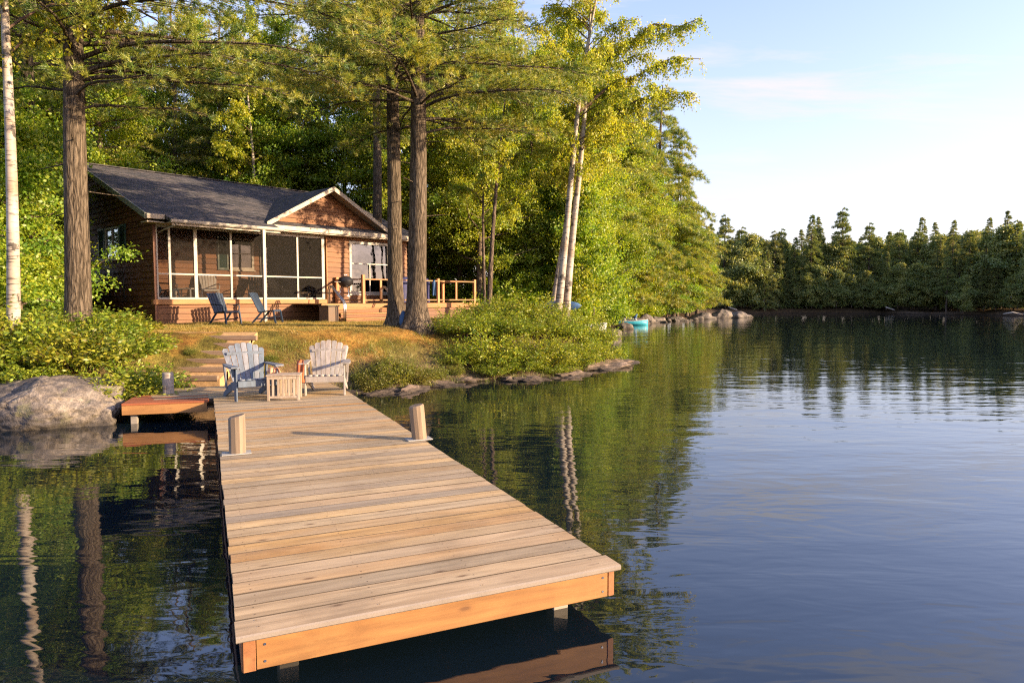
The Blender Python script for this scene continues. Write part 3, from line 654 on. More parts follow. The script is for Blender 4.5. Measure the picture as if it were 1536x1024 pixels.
# porch window, front window, gable end window
def window(name, fmap, a0, a1, z0, z1, fw, rails, shutters=None, curtains=True, tilt=.01):
    """rails: list of ('h', z, a0, a1) / ('v', a, z0, z1)"""
    def bx(mb, A0, A1, B0, B1, o0, o1): mb.hexa([fmap(A0, B0, o0), fmap(A1, B0, o0), fmap(A1, B0, o1), fmap(A0, B0, o1), fmap(A0, B1, o0), fmap(A1, B1, o0), fmap(A1, B1, o1), fmap(A0, B1, o1)])
    mb = MB(); bx(mb, a0, a1, z0, z0 + fw, -.04, .05); bx(mb, a0, a1, z1 - fw, z1, -.04, .05); bx(mb, a0, a0 + fw, z0 + fw, z1 - fw, -.04, .048); bx(mb, a1 - fw, a1, z0 + fw, z1 - fw, -.04, .048)
    for r in rails:
        if r[0] == 'h': bx(mb, r[2], r[3], r[1] - .022, r[1] + .022, -.03, .035)
        else: bx(mb, r[1] - .02, r[1] + .02, r[2], r[3], -.028, .033)
    w = mb.build(name, M['white'], cabin)
    mb = MB(); mb.add([fmap(a0 + fw, z0 + fw, .012), fmap(a1 - fw, z0 + fw, .012), fmap(a1 - fw, z1 - fw, .012 - tilt), fmap(a0 + fw, z1 - fw, .012 - tilt)], [(0, 1, 2, 3)]); mb.build('pane', M['glass'], w)
    mb = MB(); bx(mb, a0 - .03, a1 + .03, z0 - .05, z0, -.01, .085); mb.build('sill', M['cream'], w)
    if curtains:
        mb = MB(); n = 24
        for (c0, c1) in ((a0 + fw, a0 + (a1 - a0) * .30), (a1 - (a1 - a0) * .28, a1 - fw)):
            vs = []
            for i in range(n + 1):
                q = c0 + (c1 - c0) * i / n
                for z in (z0 + fw, z1 - fw): vs.append(fmap(q, z, -.16 + .03 * math.sin(i * 1.6)))
            mb.add(vs, [(2 * i, 2 * i + 2, 2 * i + 3, 2 * i + 1) for i in range(n)], True)
        mb.build('curtain', M['curtain'], w)
    if shutters:
        for (s0, s1) in shutters:
            mb = MB(); bx(mb, s0, s1, z0 - .02, z0 + .06, .028, .07); bx(mb, s0, s1, z1 - .06, z1 + .02, .028, .07); bx(mb, s0, s0 + .06, z0 + .06, z1 - .06, .028, .07); bx(mb, s1 - .06, s1, z0 + .06, z1 - .06, .028, .07)
            z = z0 + .06; 
            while z < z1 - .07:
                mb.hexa([fmap(s0 + .06, z, .03), fmap(s1 - .06, z, .03), fmap(s1 - .06, z, .062), fmap(s0 + .06, z, .062), fmap(s0 + .06, z + .03, .03), fmap(s1 - .06, z + .03, .03), fmap(s1 - .06, z + .03, .036), fmap(s0 + .06, z + .03, .036)]); z += .036
            mb.build('shutter', M['shutter'], w)
    return w
window('front_window', front(0), 7.14, 9.07, 2.23, 4.28, .10, [('h', 3.42, 7.24, 8.97), ('v', 8.10, 2.33, 3.40)], tilt=.045, curtains=False)
window('side_window', leftw, 2.84, 4.23, 3.40, 4.50, .07, [('v', 3.54, 3.47, 4.43)], [(2.22, 2.80), (4.27, 4.85)])
window('porch_window', front(2.2), 3.42, 4.38, 3.12, 4.30, .09, [('h', 3.72, 3.51, 4.29)], [(2.98, 3.38)])
mb = MB(); mb.box(4.66, 6.06, 2.2, 2.26, 1.96, 4.08); do = mb.build('sliding_door', M['black'], cabin)
mb = MB(); mb.box(4.74, 5.32, 2.18, 2.199, 2.06, 4.0); mb.box(5.40, 5.98, 2.18, 2.199, 2.06, 4.0); mb.build('pane', M['glass'], do)
# roof
def slab(mb, P, th=.11):
    """P: 4 top corners"""
    mb.hexa([(p[0], p[1], p[2] - th) for p in P] + list(P))
TH = .10
zt = lambda t_: 4.52 + (t_ + .5) * .371 + TH
mb = MB()
slab(mb, [(-.38, -.5, zt(-.5)), (10.35, -.5, zt(-.5)), (10.35, 5.7, zt(5.7)), (-.38, 5.7, zt(5.7))])
slab(mb, [(.15, -1.0, zt(-1.0)), (3.72, -1.0, zt(-1.0)), (3.72, -.503, zt(-.503)), (.15, -.503, zt(-.503))])
slab(mb, [(-.38, 5.703, zt(5.7)), (10.35, 5.703, zt(5.7)), (10.35, 8.6, zt(2.8)), (-.38, 8.6, zt(2.8))])
roof = mb.build('roof', M['roof'], cabin)
mb = MB(); mb.bar((-.39, 5.7, zt(5.7) + .01), (10.36, 5.7, zt(5.7) + .01), .22, .035); mb.build('ridge_cap', M['roof'], roof)
# cross gable: ridge at s 6.16
XR, ZP, ZE = 6.16, 6.17, 4.70
sl_ = (ZP - ZE) / (XR - 3.55)
mb = MB()
for s in (-1, 1):
    xe_ = XR + s * 2.62
    zb = ZE; tb = (ZE - 4.52 - TH) / .371 - .5; tr = (ZP - 4.52 - TH) / .371 - .5
    P = [(XR, -.52, ZP), (xe_, -.52, zb), (xe_, tb + .3, zb), (XR, tr + .3, ZP)]
    if s > 0: P = [P[1], P[0], P[3], P[2]]
    slab(mb, P, .08)
mb.build('cross_roof', M['roof_x'], cabin)
mb = MB()
siding(mb, front(-.06), lambda z: XR - (ZP - .10 - z) / sl_, lambda z: XR + (ZP - .10 - z) / sl_, 4.60, ZP - .12, .17)
mb.prism([(XR - 2.5, 4.5), (XR + 2.5, 4.5), (XR, ZP - .12)], -.04, -.0, 'y')
mb.build('gable_wall', M['cedar'], cabin)
for s in (-1, 1):
    mb = MB(); P = []
    for (xx, z) in ((XR, ZP), (XR + s * 2.68, ZE - .034)):
        P += [(xx, z)]
    a0, a1 = P; dz = .15
    mb.prism([(a0[0], a0[1] + .012), (a1[0], a1[1] + .012), (a1[0], a1[1] - dz), (a0[0], a0[1] - dz)][::s], -.565, -.523, 'y'); mb.build('rake_board', M['cream'], cabin)
    mb = MB(); mb.prism([(a0[0], a0[1] - .09), (a1[0], a1[1] - .09), (a1[0], a1[1] - .13), (a0[0], a0[1] - .13)][::s], -.52, -.09, 'y'); mb.build('soffit', M['cream'], cabin)
# pent strip under the gable
mb = MB(); slab(mb, [(3.75, -.5, 4.60), (8.8, -.5, 4.60), (8.8, -.09, 4.70), (3.75, -.09, 4.70)], .03); mb.build('pent_roof', M['roof'], cabin)
mb = MB(); mb.cbox(3.73, 10.38, -.56, -.505, 4.44, 4.595, .006); mb.build('eave_board', M['cream'], cabin)
mb = MB(); mb.cbox(-.38, .14, -.56, -.505, 4.46, 4.61, .006); mb.build('eave_board', M['cream'], cabin)
for bb in ((-.36, .14, -.5, -.001, 4.36, 4.40), (3.73, 10.34, -.5, -.03, 4.40, 4.44), (.16, 3.7, -.98, -.04, 4.355, 4.375)):
    mb = MB(); mb.box(*bb); mb.build('soffit', M['cream'], cabin)
mb = MB(); mb.cbox(.0, 6.14, -.035, .03, 4.362, 4.41, .004); mb.build('top_plate', M['cream'], cabin)
mb = MB(); prof = [(-.06, .05), (-.055, -.02), (-.03, -.055), (.03, -.055), (.05, -.02), (.055, .05), (.045, .05), (.04, -.015), (.025, -.043), (-.025, -.043), (-.043, -.015), (-.05, .05)]
mb.prism([( -1.07 + a_, 4.385 + b_) for a_, b_ in prof], .10, 3.80, 'x'); mb.box(.10, .11, -1.12, -1.02, 4.33, 4.43); mb.box(3.79, 3.80, -1.12, -1.02, 4.33, 4.43)
mb.build('gutter', M['white'], cabin)
mb = MB(); mb.box(.16, 3.71, -1.005, -.98, 4.27, 4.40); mb.build('fascia', M['cream'], cabin)
mb = MB(); mb.tube([(.28, -1.06, 4.34), (.28, -1.0, 4.28), (.20, -.3, 4.18), (.12, -.08, 4.10)], .025, 8); mb.build('downpipe', M['white'], cabin)
mb = MB()
for (p, q_) in (((-.40, -.5, zt(-.5)), (-.40, 5.7, zt(5.7))), ((-.40, 5.7, zt(5.7)), (-.40, 8.6, zt(2.8)))):
    mb.hexa([(-.42, p[1], p[2] - .17), (-.382, p[1], p[2] - .17), (-.382, q_[1], q_[2] - .17), (-.42, q_[1], q_[2] - .17), (-.42, p[1], p[2] + .01), (-.382, p[1], p[2] + .01), (-.382, q_[1], q_[2] + .01), (-.42, q_[1], q_[2] + .01)])
mb.build('rake_board', m_plain('dark_rake', (.16, .17, .14), .6), cabin)
mb = MB(); mb.cbox(3.02, 3.12, -1.1, -1.0, 1.2, 4.33, .006, 'z'); mb.build('porch_post', M['white'], cabin)
mb = MB(); mb.tube([(-.03, 2.35, 1.95), (-.10, 2.35, 1.98), (-.12, 2.35, 2.85), (-.12, 2.45, 2.95), (-.12, 3.6, 2.95), (-.12, 3.7, 2.85), (-.10, 3.7, 2.1)], .02, 6); mb.build('wall_rail', M['black'], cabin)
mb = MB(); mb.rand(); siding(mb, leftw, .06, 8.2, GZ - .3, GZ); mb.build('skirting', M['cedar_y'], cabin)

# deck joined to the cabin
cdeck = empty('cabin_deck', (-11.1, 21.3, 0), R(48), label='raised wooden deck with a simple rail along the right half of the cabin', cat='deck')
mb = MB(); y = -1.84
while y < -.06:
    mb.rand(); mb.cbox(4.72, 12.3, y, y + .135, 1.845, 1.88, .003); y += .141
y = .06
while y < 2.2: mb.rand(); mb.cbox(10.06, 12.3, y, y + .135, 1.845, 1.88, .003); y += .141
mb.build('deck_boards', M['rail'], cdeck)
mb = MB(); mb.rand(); mb.cbox(4.70, 12.32, -1.88, -1.845, 1.70, 1.878, .004); mb.build('front_board', M['rail'], cdeck)
mb = MB(); siding(mb, front(-1.80), 7.4, 12.25, 1.0, 1.69); siding(mb, front(-1.80), 4.72, 5.0, 1.1, 1.69); mb.build('skirt', M['cedar'], cdeck)
rpost = [(6.5, -1.79), (8.15, -1.79), (10.13, -1.79), (12.2, -1.79), (6.5, -.12), (12.2, .2), (12.2, 2.1)]
for (x, y) in rpost:
    mb = MB(); mb.rand(); h = 2.92 if (x, y) in ((6.5, -1.79),) else 2.86
    mb.cbox(x - .055, x + .055, y - .055, y + .055, 1.881, h, .004, 'z'); mb.build('rail_post', M['rail_z'], cdeck)
def railrun(p, q_):
    mb = MB(); mb.rand(); mb.bar((p[0], p[1], 2.76), (q_[0], q_[1], 2.76), .09, .045); mb.build('handrail', M['rail'], cdeck); mb = MB(); mb.rand(); mb.bar((p[0], p[1], 2.0), (q_[0], q_[1], 2.0), .045, .05); mb.build('lower_rail', M['rail'], cdeck)
for i, j in ((0, 1), (1, 2), (2, 3), (0, 4), (3, 5), (5, 6)):
    a_, b_ = Vector(rpost[i]), Vector(rpost[j]); d_ = (b_ - a_).normalized() * .058
    railrun(a_ + d_, b_ - d_)
for (x, w) in ((7.3, .09), (9.1, .09), (11.15, .09)):
    mb = MB(); mb.rand(); mb.cbox(x - w / 2, x + w / 2, -1.80, -1.765, 2.026, 2.736, .004, 'z'); mb.build('baluster', M['rail_z'], cdeck)
# stairs
stairs = empty('deck_stairs', (-11.1, 21.3, 0), R(48), label='three wide wooden stairs from the lawn up to the cabin deck', cat='stairs')
for i in range(3):
    zt_ = 1.88 - (i + 1) * .165; y = -1.90 - i * .31
    mb = MB(); mb.rand(); mb.cbox(5.05, 7.35, y - .30, y - .012, zt_ - .04, zt_, .005); mb.cbox(5.05, 7.35, y - .16, y - .012, zt_ + .0, zt_ + .0 + .002, .0005); mb.build('tread', M['rail'], stairs)
    mb = MB(); mb.rand(); mb.cbox(5.07, 7.33, y - .27, y - .245, zt_ - .16, zt_ - .041, .003); mb.build('riser', M['cedar'], stairs)
for x in (5.02, 7.38):
    mb = MB(); mb.rand(); mb.prism([(-1.9, 1.70), (-2.85, 1.22), (-2.85, 1.05), (-1.9, 1.05)], x - .02, x + .02, 'x'); mb.build('stringer', M['rail'], stairs)
CM = Matrix.Translation((-11.1, 21.3, 0)) @ Matrix.Rotation(R(48), 4, 'Z')
def CL(s, t_, z=0): return CM @ Vector((s, t_, z))
M['planter'] = m_plain('dark_planter', (0.03, 0.026, 0.022), .7); M['boxside'] = m_plain('box_side', (0.13, 0.085, 0.055), .7, .25)
def planter(s, t_, z, lab):
    p = CL(s, t_, z); t = empty('planter_box', p, R(48), label=lab, cat='planter box', group='dark wooden boxes round the deck')
    mb = MB(); 
    for (x0, x1, y0, y1) in ((-.2, .2, -.28, -.25), (-.2, .2, .25, .28), (-.2, -.17, -.25, .25), (.17, .2, -.25, .25)): mb.box(x0, x1, y0, y1, 0, .56)
    mb.build('body', M['boxside'], t)
    mb = MB(); mb.box(-.23, .23, -.31, -.19, .561, .60); mb.box(-.23, .23, .19, .31, .561, .60); mb.box(-.23, -.13, -.19, .19, .561, .60); mb.box(.13, .23, -.19, .19, .561, .60); mb.build('rim', M['planter'], t)
    mb = MB(); mb.box(-.165, .165, -.245, .245, .1, .5); mb.build('soil', M['planter'], t)
planter(4.75, -2.25, 1.22, 'dark wooden box left of the deck stairs'); planter(7.65, -2.25, 1.22, 'dark wooden box right of the deck stairs, behind the pine trunk'); planter(12.0, -2.45, 1.1, 'dark wooden box below the far right end of the deck rail')
def handrail(s, lab):
    mb = MB(); p = [CL(*q_) for q_ in ((s, -1.85, 1.88), (s, -1.85, 2.35), (s, -1.92, 2.48), (s, -2.02, 2.50), (s, -2.75, 1.95), (s, -2.80, 1.85), (s, -2.80, 1.22))]
    mb.tube(p, .022, 8); p2 = [q_ + (CL(.07, 0) - CL(0, 0)) for q_ in p]; mb.tube(p2, .022, 8)
    mb.tube([p[2], p2[2]], .016, 6); mb.tube([p[4], p2[4]], .016, 6)
    mb.build('stair_rail', M['chrome'], label=lab, cat='stair rail', group='metal stair rails')
handrail(4.98, 'curved steel stair rail left of the deck stairs, by the screened porch'); handrail(7.25, 'curved steel stair rail right of the kettle grill')
# kettle grill on the deck
g = empty('kettle_grill', CL(6.05, -1.35, 1.881), R(48), label='black kettle grill on legs at the top of the deck stairs', cat='grill')
mb = MB(); mb.lathe([(0.0, .58), (.10, .59), (.20, .64), (.265, .72), (.28, .80)], 24); mb.build('bowl', M['black'], g)
mb = MB(); mb.lathe([(.285, .805), (.28, .82), (.24, .91), (.15, .97), (0, .99)], 24); lid = mb.build('lid', M['black'], g)
mb = MB(); mb.tube([(-.07, 0, .985), (-.06, 0, 1.03), (.06, 0, 1.03), (.07, 0, .985)], .013, 8); mb.build('handle', M['chrome'], lid)
for k in range(3):
    an = k * 2.094 + .4; mb = MB(); mb.tube([(.15 * math.cos(an), .15 * math.sin(an), .62), (.30 * math.cos(an), .30 * math.sin(an), .0)], .013, 8); mb.build('leg', M['chrome'], g)
mb = MB(); mb.lathe([(0, .25), (.12, .26), (.14, .28), (0, .27)], 16); mb.build('ash_pan', M['chrome'], g)
mb = MB(); mb.box(-.55, -.29, -.13, .13, .76, .78); mb.build('side_shelf', M['black'], g)
# covered gas grill further along the deck
g = empty('covered_grill', CL(9.35, -1.1, 1.881), R(48), label='large gas grill under a dark blue cover on the far part of the deck', cat='grill')
mb = MB(); rg = random.Random(4)
ring = []
for z, sx, sy in ((.0, .80, .32), (.3, .78, .31), (.6, .80, .32), (.85, .82, .33), (.98, .72, .28), (1.04, .35, .14)):
    for k in range(28):
        an = 2 * math.pi * k / 28; c_, s_ = math.cos(an), math.sin(an); e = 4.0
        rr = (abs(c_) ** e + abs(s_) ** e) ** (-1 / e) * (1 + .03 * math.sin(k * 3.1 + z * 2) + rg.uniform(-.01, .01))
        ring.append((sx * rr * c_, sy * rr * s_, z))
mb.add(ring, [(i * 28 + k, i * 28 + (k + 1) % 28, (i + 1) * 28 + (k + 1) % 28, (i + 1) * 28 + k) for i in range(5) for k in range(28)] + [tuple(range(140, 168))], True)
mb.build('cover', M['bluecover'], g)
mb = MB(); mb.tube([(-.5, -.36, .9), (.5, -.36, .9)], .015, 8); mb.build('handle', M['chrome'], g)
tw = cloth('towel', [CL(9.85, -1.86, 2.80), CL(9.85, -1.88, 2.6), CL(9.85, -1.88, 2.4), CL(9.85, -1.88, 2.15)], .16, M['bluecloth'], 8, label='blue towel hanging over the deck rail beside the large pine trunk', cat='towel')

# lawn chairs
def lawn_chair(loc, rz, mat, label, grp='lawn chairs round the cabin', arms=True):
    t = empty('lawn_chair', loc, rz, label=label, cat='chair', group=grp)
    mb = MB()
    for i in range(6):
        x = -.23 + i * .092; mb.rand(); mb.hexa([(x - .04, -.25, .40), (x + .04, -.25, .40), (x + .04, .22, .34), (x - .04, .22, .34), (x - .04, -.25, .425), (x + .04, -.25, .425), (x + .04, .22, .365), (x - .04, .22, .365)])
    mb.cbox(-.28, .28, -.285, -.255, .36, .425, .008); mb.build('seat', mat, t)
    mb = MB()
    for i in range(6):
        x = -.23 + i * .092; mb.rand(); mb.bar((x * .9, .20, .34), (x * 1.08, .50, .97 - .35 * x * x), .078, .02, (0, 1, .4))
    mb.bar((-.26, .49, .90), (.26, .49, .90), .02, .04); mb.bar((-.24, .25, .40), (.24, .25, .40), .02, .05); mb.build('backrest', mat, t)
    for s in (-1, 1):
        mb = MB(); mb.bar((s * .265, -.27, .40), (s * .275, -.34, 0), .035, .05, (0, 1, 0)); mb.build('leg', mat, t)
        mb = MB(); mb.bar((s * .265, .10, .36), (s * .275, .42, 0), .035, .05, (0, 1, 0)); mb.build('leg', mat, t)
        if arms:
            mb = MB(); mb.tube([(s * .285, -.22, .40), (s * .30, -.24, .56), (s * .30, -.18, .60), (s * .29, .30, .62)], .018, 8); mb.build('armrest', mat, t)
        mb = MB(); mb.bar((s * .245, -.24, .20), (s * .245, .32, .12), .025, .03); mb.build('side_stretcher', mat, t)
    return t
lawn_chair((-8.75, 20.9, gz(-8.75, 20.9)), R(62), M['chairnavy'], 'navy blue lawn chair in front of the screened porch, facing right')
lawn_chair((-7.75, 21.75, gz(-7.75, 21.75)), R(86), M['chairnavy'], 'blue lawn chair just right of the white porch post, seen from its side', arms=False)
lawn_chair(CL(.85, 1.3, 1.952), R(100), M['chairnavy'], 'dark blue lounge chair inside the left end of the screened porch', 'chairs inside the screened porch')
lawn_chair(CL(2.3, 1.35, 1.952), R(30), M['chairwhite'], 'white reclining chair inside the screened porch below the porch window', 'chairs inside the screened porch')
lawn_chair(CL(4.0, 1.3, 1.952), R(20), M['black'], 'black framed armchair inside the screened porch', 'chairs inside the screened porch')
lawn_chair(CL(5.0, 1.3, 1.952), R(75), M['black'], 'black chair inside the screened porch in front of the sliding door', 'chairs inside the screened porch')
p = CL(1.55, 1.5, 1.952); mb = MB(); mb.cbox(p.x - .3, p.x + .3, p.y - .25, p.y + .25, p.z + .42, p.z + .46, .006)
for sx in (-.25, .25):
    for sy in (-.2, .2): mb.cbox(p.x + sx - .02, p.x + sx + .02, p.y + sy - .02, p.y + sy + .02, p.z, p.z + .419, .003, 'z')
mb.build('porch_table', M['chairwhite'], label='small white table inside the screened porch', cat='table')
# lantern-like firewood basket in the porch
p = CL(5.55, .6, 1.952); mb = MB()
for k in range(9): mb.rand(); mb.cbox(p.x - .2 + (k % 3) * .13, p.x - .09 + (k % 3) * .13, p.y - .15, p.y + .15, p.z + .12 * (k // 3), p.z + .12 * (k // 3) + .11, .02)
mb.build('wood_stack', M['tablewood'], label='pile of pale split firewood in the right end of the porch', cat='firewood')
# ================================================================ ROCKS
def rock(name, c, size, seed, rz=0, sub=4, rough=.22, flat=.0, mat='rock', **k):
    from mathutils import noise as mn
    bm = bmesh.new(); bmesh.ops.create_icosphere(bm, subdivisions=sub, radius=1)
    off = Vector((seed * 3.7, seed * 1.3, seed * 7.1))
    rg = random.Random(seed); planes = [(Vector((rg.uniform(-1, 1), rg.uniform(-1, 1), rg.uniform(-.2, 1))).normalized(), rg.uniform(.62, .88)) for _ in range(9)]
    for v in bm.verts:
        p = v.co.copy(); 
        for n_, d_ in planes:
            e = p.dot(n_) - d_
            if e > 0: p -= n_ * e * .85
        f = 1 + rough * (mn.fractal(p * 1.5 + off, .8, 2.1, 6)) - (.05 * math.exp(-(mn.noise(p * 2.3 + off) / .035) ** 2) + .03 * math.exp(-(mn.noise(p * 4.7 + off) / .05) ** 2)) * (sub > 4)
        p *= f; v.co = Vector((p.x * size[0], p.y * size[1], p.z * size[2]))
    me = bpy.data.meshes.new(name); bm.to_mesh(me); bm.free()
    me.polygons.foreach_set('use_smooth', np.ones(len(me.polygons), dtype=bool)); me.materials.append(M[mat])
    o = bpy.data.objects.new(name, me); C.objects.link(o); o.location = c; o.rotation_euler = (0, 0, rz); return tag(o, **k)
rock('boulder', (-7.95, 11.45, .10), (1.75, 1.0, .70), 8, R(8), 6, .13, label='large grey boulder at the water edge left of the side platform', cat='boulder')
rock('boulder', (-9.4, 11.0, .1), (.95, .8, .45), 9, R(40), 5, .2, label='grey boulder at the left picture edge beside the large boulder', cat='boulder')
def shore_rocks():
    rg = random.Random(77)
    spots = [(-2.75, 14.95, .34, .13), (-2.3, 15.05, .45, .15), (-1.95, 15.6, .5, .17), (-1.55, 16.0, .4, .12), (-1.1, 16.65, .55, .14), (-.6, 16.95, .4, .12), (-.1, 17.1, .5, .13), (.45, 17.3, .45, .14), (.95, 17.55, .5, .15), (1.5, 18.3, .6, .18),
             (2.1, 19.3, .7, .17), (2.6, 20.2, .7, .18), (3.1, 21.0, .7, .16), (3.6, 21.7, .55, .12), (3.9, 22.1, .35, .08), (-2.95, 14.6, .25, .1), (-5.0, 13.9, .3, .1), (-4.2, 14.2, .28, .1), (-3.5, 14.7, .3, .12), (3.8, 23.2, .4, .12)]
    for i, (x, y, r, h) in enumerate(spots):
        rs = rg.uniform(.5, 1.5)
        if rs < .65: continue
        rock('shore_rock', (x + rg.uniform(-.15, .15), y + rg.uniform(0, .25), max(gz(x, y), 0) - .05), (r * rs * 1.3, r * rs * rg.uniform(.6, .9), h * rg.uniform(.8, 1.4)), 20 + i, rg.uniform(.0, 1.2), 5, .42, mat='ledge', label='low brown rock along the waterline below the shrubs', cat='rock', group='low rocks along the near waterline')
    far = [(4.1, 31.5, .6, .45, 'pale boulder on the bank behind the birches'), (4.95, 36, .9, .55, 'large grey boulder on the bank left of the rowboat'), (11.3, 57.6, 1.1, .7, 'pale pointed boulder on the bank right of the rowboat'),
           (10.0, 55.5, 1.6, .45, 'flat tan rock ledge behind the rowboat'), (12.6, 60, 1.3, .45, 'brown rock just left of the flat ledges'), (15.3, 63.5, 1.2, .4, 'long low rock ledge along the bank'),
           (19.5, 69.5, 1.6, .6, 'rounded tan rock beside the ledges'), (22.3, 72.6, 1.3, .95, 'tall sunlit orange rock near the tip of the point'), (24.3, 74.4, 1.4, .8, 'sunlit yellow rock at the tip of the point'), (25.6, 75.4, 1.0, .3, 'lowest rock at the very tip of the point'), (7.7, 46.5, .8, .4, 'small brown rock left of the rowboat')]
    for i, (x, y, r, h, lab) in enumerate(far):
        rock('shore_boulder', (x, y, .05), (r, r * .8, h), 60 + i, rg.uniform(0, 3), 4, .25, label=lab, cat='rock')
    rg2 = random.Random(5)
    for i in range(16):
        t_ = i / 16; x = 8.4 + t_ * 15; y = 50 + t_ * 23.5 + rg2.uniform(0, 1)
        d = float(sdist(np.array([x]), np.array([y]))[0])
        if d < -.6: y += 1.5
        rock('bank_rock', (x, y, 0.02), (rg2.uniform(.3, .7), rg2.uniform(.3, .5), rg2.uniform(.12, .3)), 90 + i, rg2.uniform(0, 3), 3, .25, label='small rock on the far bank of the wooded point', cat='rock', group='small rocks along the wooded point')
shore_rocks()

# ================================================================ BOATS AND SMALL THINGS
def rowboat(loc, rz, lab, hull_mat, L=2.9, Wd=1.15):
    t = empty('rowboat', loc, rz, label=lab, cat='boat')
    n, m = 15, 9; vs = []
    for i in range(n):
        f = i / (n - 1); x = (f - .5) * L; w = Wd / 2 * (1 - max(0, (f - .45) / .55) ** 2.2 * .97) * (1 - .12 * max(0, .2 - f) / .2); sh = .34 + .12 * f ** 3
        for j in range(m):
            a_ = math.pi * j / (m - 1); vs.append((x, -w * math.cos(a_) , sh - (sh + .06) * math.sin(a_) ** .6))
    fs = [(i * m + j, (i + 1) * m + j, (i + 1) * m + j + 1, i * m + j + 1) for i in range(n - 1) for j in range(m - 1)] + [tuple(range(m))]
    mb = MB(); mb.add(vs, fs, True); o = mb.build('hull', hull_mat, t); o.modifiers.new('s', 'SOLIDIFY').thickness = .03
    mb = MB()
    for s in (0, m - 1): mb.tube([vs[i * m + s] for i in range(n)], .028, 6)
    mb.build('gunwale', M['chairwhite'], t)
    for x in (-.8, .1):
        mb = MB(); mb.box(x - .12, x + .12, -.5, .5, .24, .27); mb.build('bench', M['tablewood'], t)
    return t
rowboat((9.15, 53.3, -.02), R(-4), 'turquoise rowboat floating beside the rocky bank of the point', M['teal'])
mb = MB(); rg = random.Random(2)
for i in range(7):
    bx_, by_ = 8.6 + i * .17, 53.3 + rg.uniform(-.1, .1); mb.tube([(bx_ - .12, by_, .36), (bx_, by_, .42 + rg.uniform(0, .22)), (bx_ + .13, by_ + .05, .34)], [.08, .12, .06], 8)
mb.build('gear_bundle', M['chairwhite'], label='bundle of pale gear heaped in the turquoise rowboat', cat='bundle')
mb = MB(); mb.tube([(9.6, 53.3, .34), (9.63, 53.3, .62), (9.75, 53.25, .86)], [.10, .12, .05], 8); mb.build('duffel_bag', M['bluecloth'], label='upright blue bag in the bow of the turquoise rowboat', cat='bag')
rb = rowboat((2.35, 23.6, gz(2.35, 23.6) + .18), R(38), 'white rowboat pulled up on the bank behind the shoreline shrubs', M['chairwhite'], 2.6, 1.0)
# blue kayak on the bank behind the shrubs
mb = MB(); n = 13; ps = [(1.15 + (i / (n - 1)) * 1.5, 26.6 - (i / (n - 1)) * .5, gz(1.6, 26.5) + .62 + .05 * abs(i - 6) / 6) for i in range(n)]
mb.tube(ps, [max(.02, .24 * math.sin(math.pi * i / (n - 1)) ** .6) for i in range(n)], 12); mb.build('kayak', M['bluecloth'], label='blue kayak lying on the bank among the birch trunks', cat='kayak')
mb = MB(); mb.tube([(.10, 4.55, .005), (.22, 4.62, .012), (.36, 4.66, .006)], [.012, .018, .01], 6); mb.build('floating_stick', M['rust'], label='short reddish stick floating under the front edge of the dock', cat='stick')
# water hose and bag by the pine trunks
p = (-2.98, 18.75); mb = MB(); mb.lathe([(.0, .0), (.10, .01), (.12, .1), (.11, .30), (.07, .38), (.04, .44), (0, .45)], 12, p[0], p[1]); 
for i in range(len(mb.v)): mb.v[i] = (mb.v[i][0], mb.v[i][1], mb.v[i][2] + gz(*p))
mb.build('water_jug', M['bluecloth'], label='blue jug on the lawn between the two big pine trunks', cat='jug')
p = (-10.9, 17.2)

# far shore bits
mb = MB(); mb.tube([(61.2, 84, 2.3), (62.0, 84.2, 1.9), (62.9, 84, 2.7)], [.1, .32, .08], 8); mb.build('tarp', M['chairwhite'], label='pale tarp strung between trees on the far right shore', cat='tarp')
mb = MB(); mb.tube([(30.6, 96.8, .9), (31.8, 96.6, .45)], [.07, .09], 8); mb.build('fallen_log', M['drift'], label='pale fallen log lying on the far shore', cat='log', group='driftwood on the far shore')
mb = MB(); mb.tube([(51.5, 94.2, .9), (52.6, 94.0, .5)], [.07, .09], 8); mb.build('fallen_log', M['drift'], label='short pale log on the far shore below the tall pines', cat='log', group='driftwood on the far shore')
mb = MB()
for i in range(26):
    x = 58 + rg.random() * 13; y = 80.5 - (x - 58) * .28 + rg.uniform(-.6, 1.2); an = rg.uniform(-.5, .5)
    mb.tube([(x, y, .25), (x + 1.1 * math.cos(an), y + .5 * math.sin(an), .35 + rg.uniform(0, .35)), (x + 2.2 * math.cos(an), y + math.sin(an), .2)], [.05, .09, .03], 6)
mb.build('driftwood_heap', M['drift'], label='heap of driftwood and brush on the right end of the far shore', cat='driftwood')

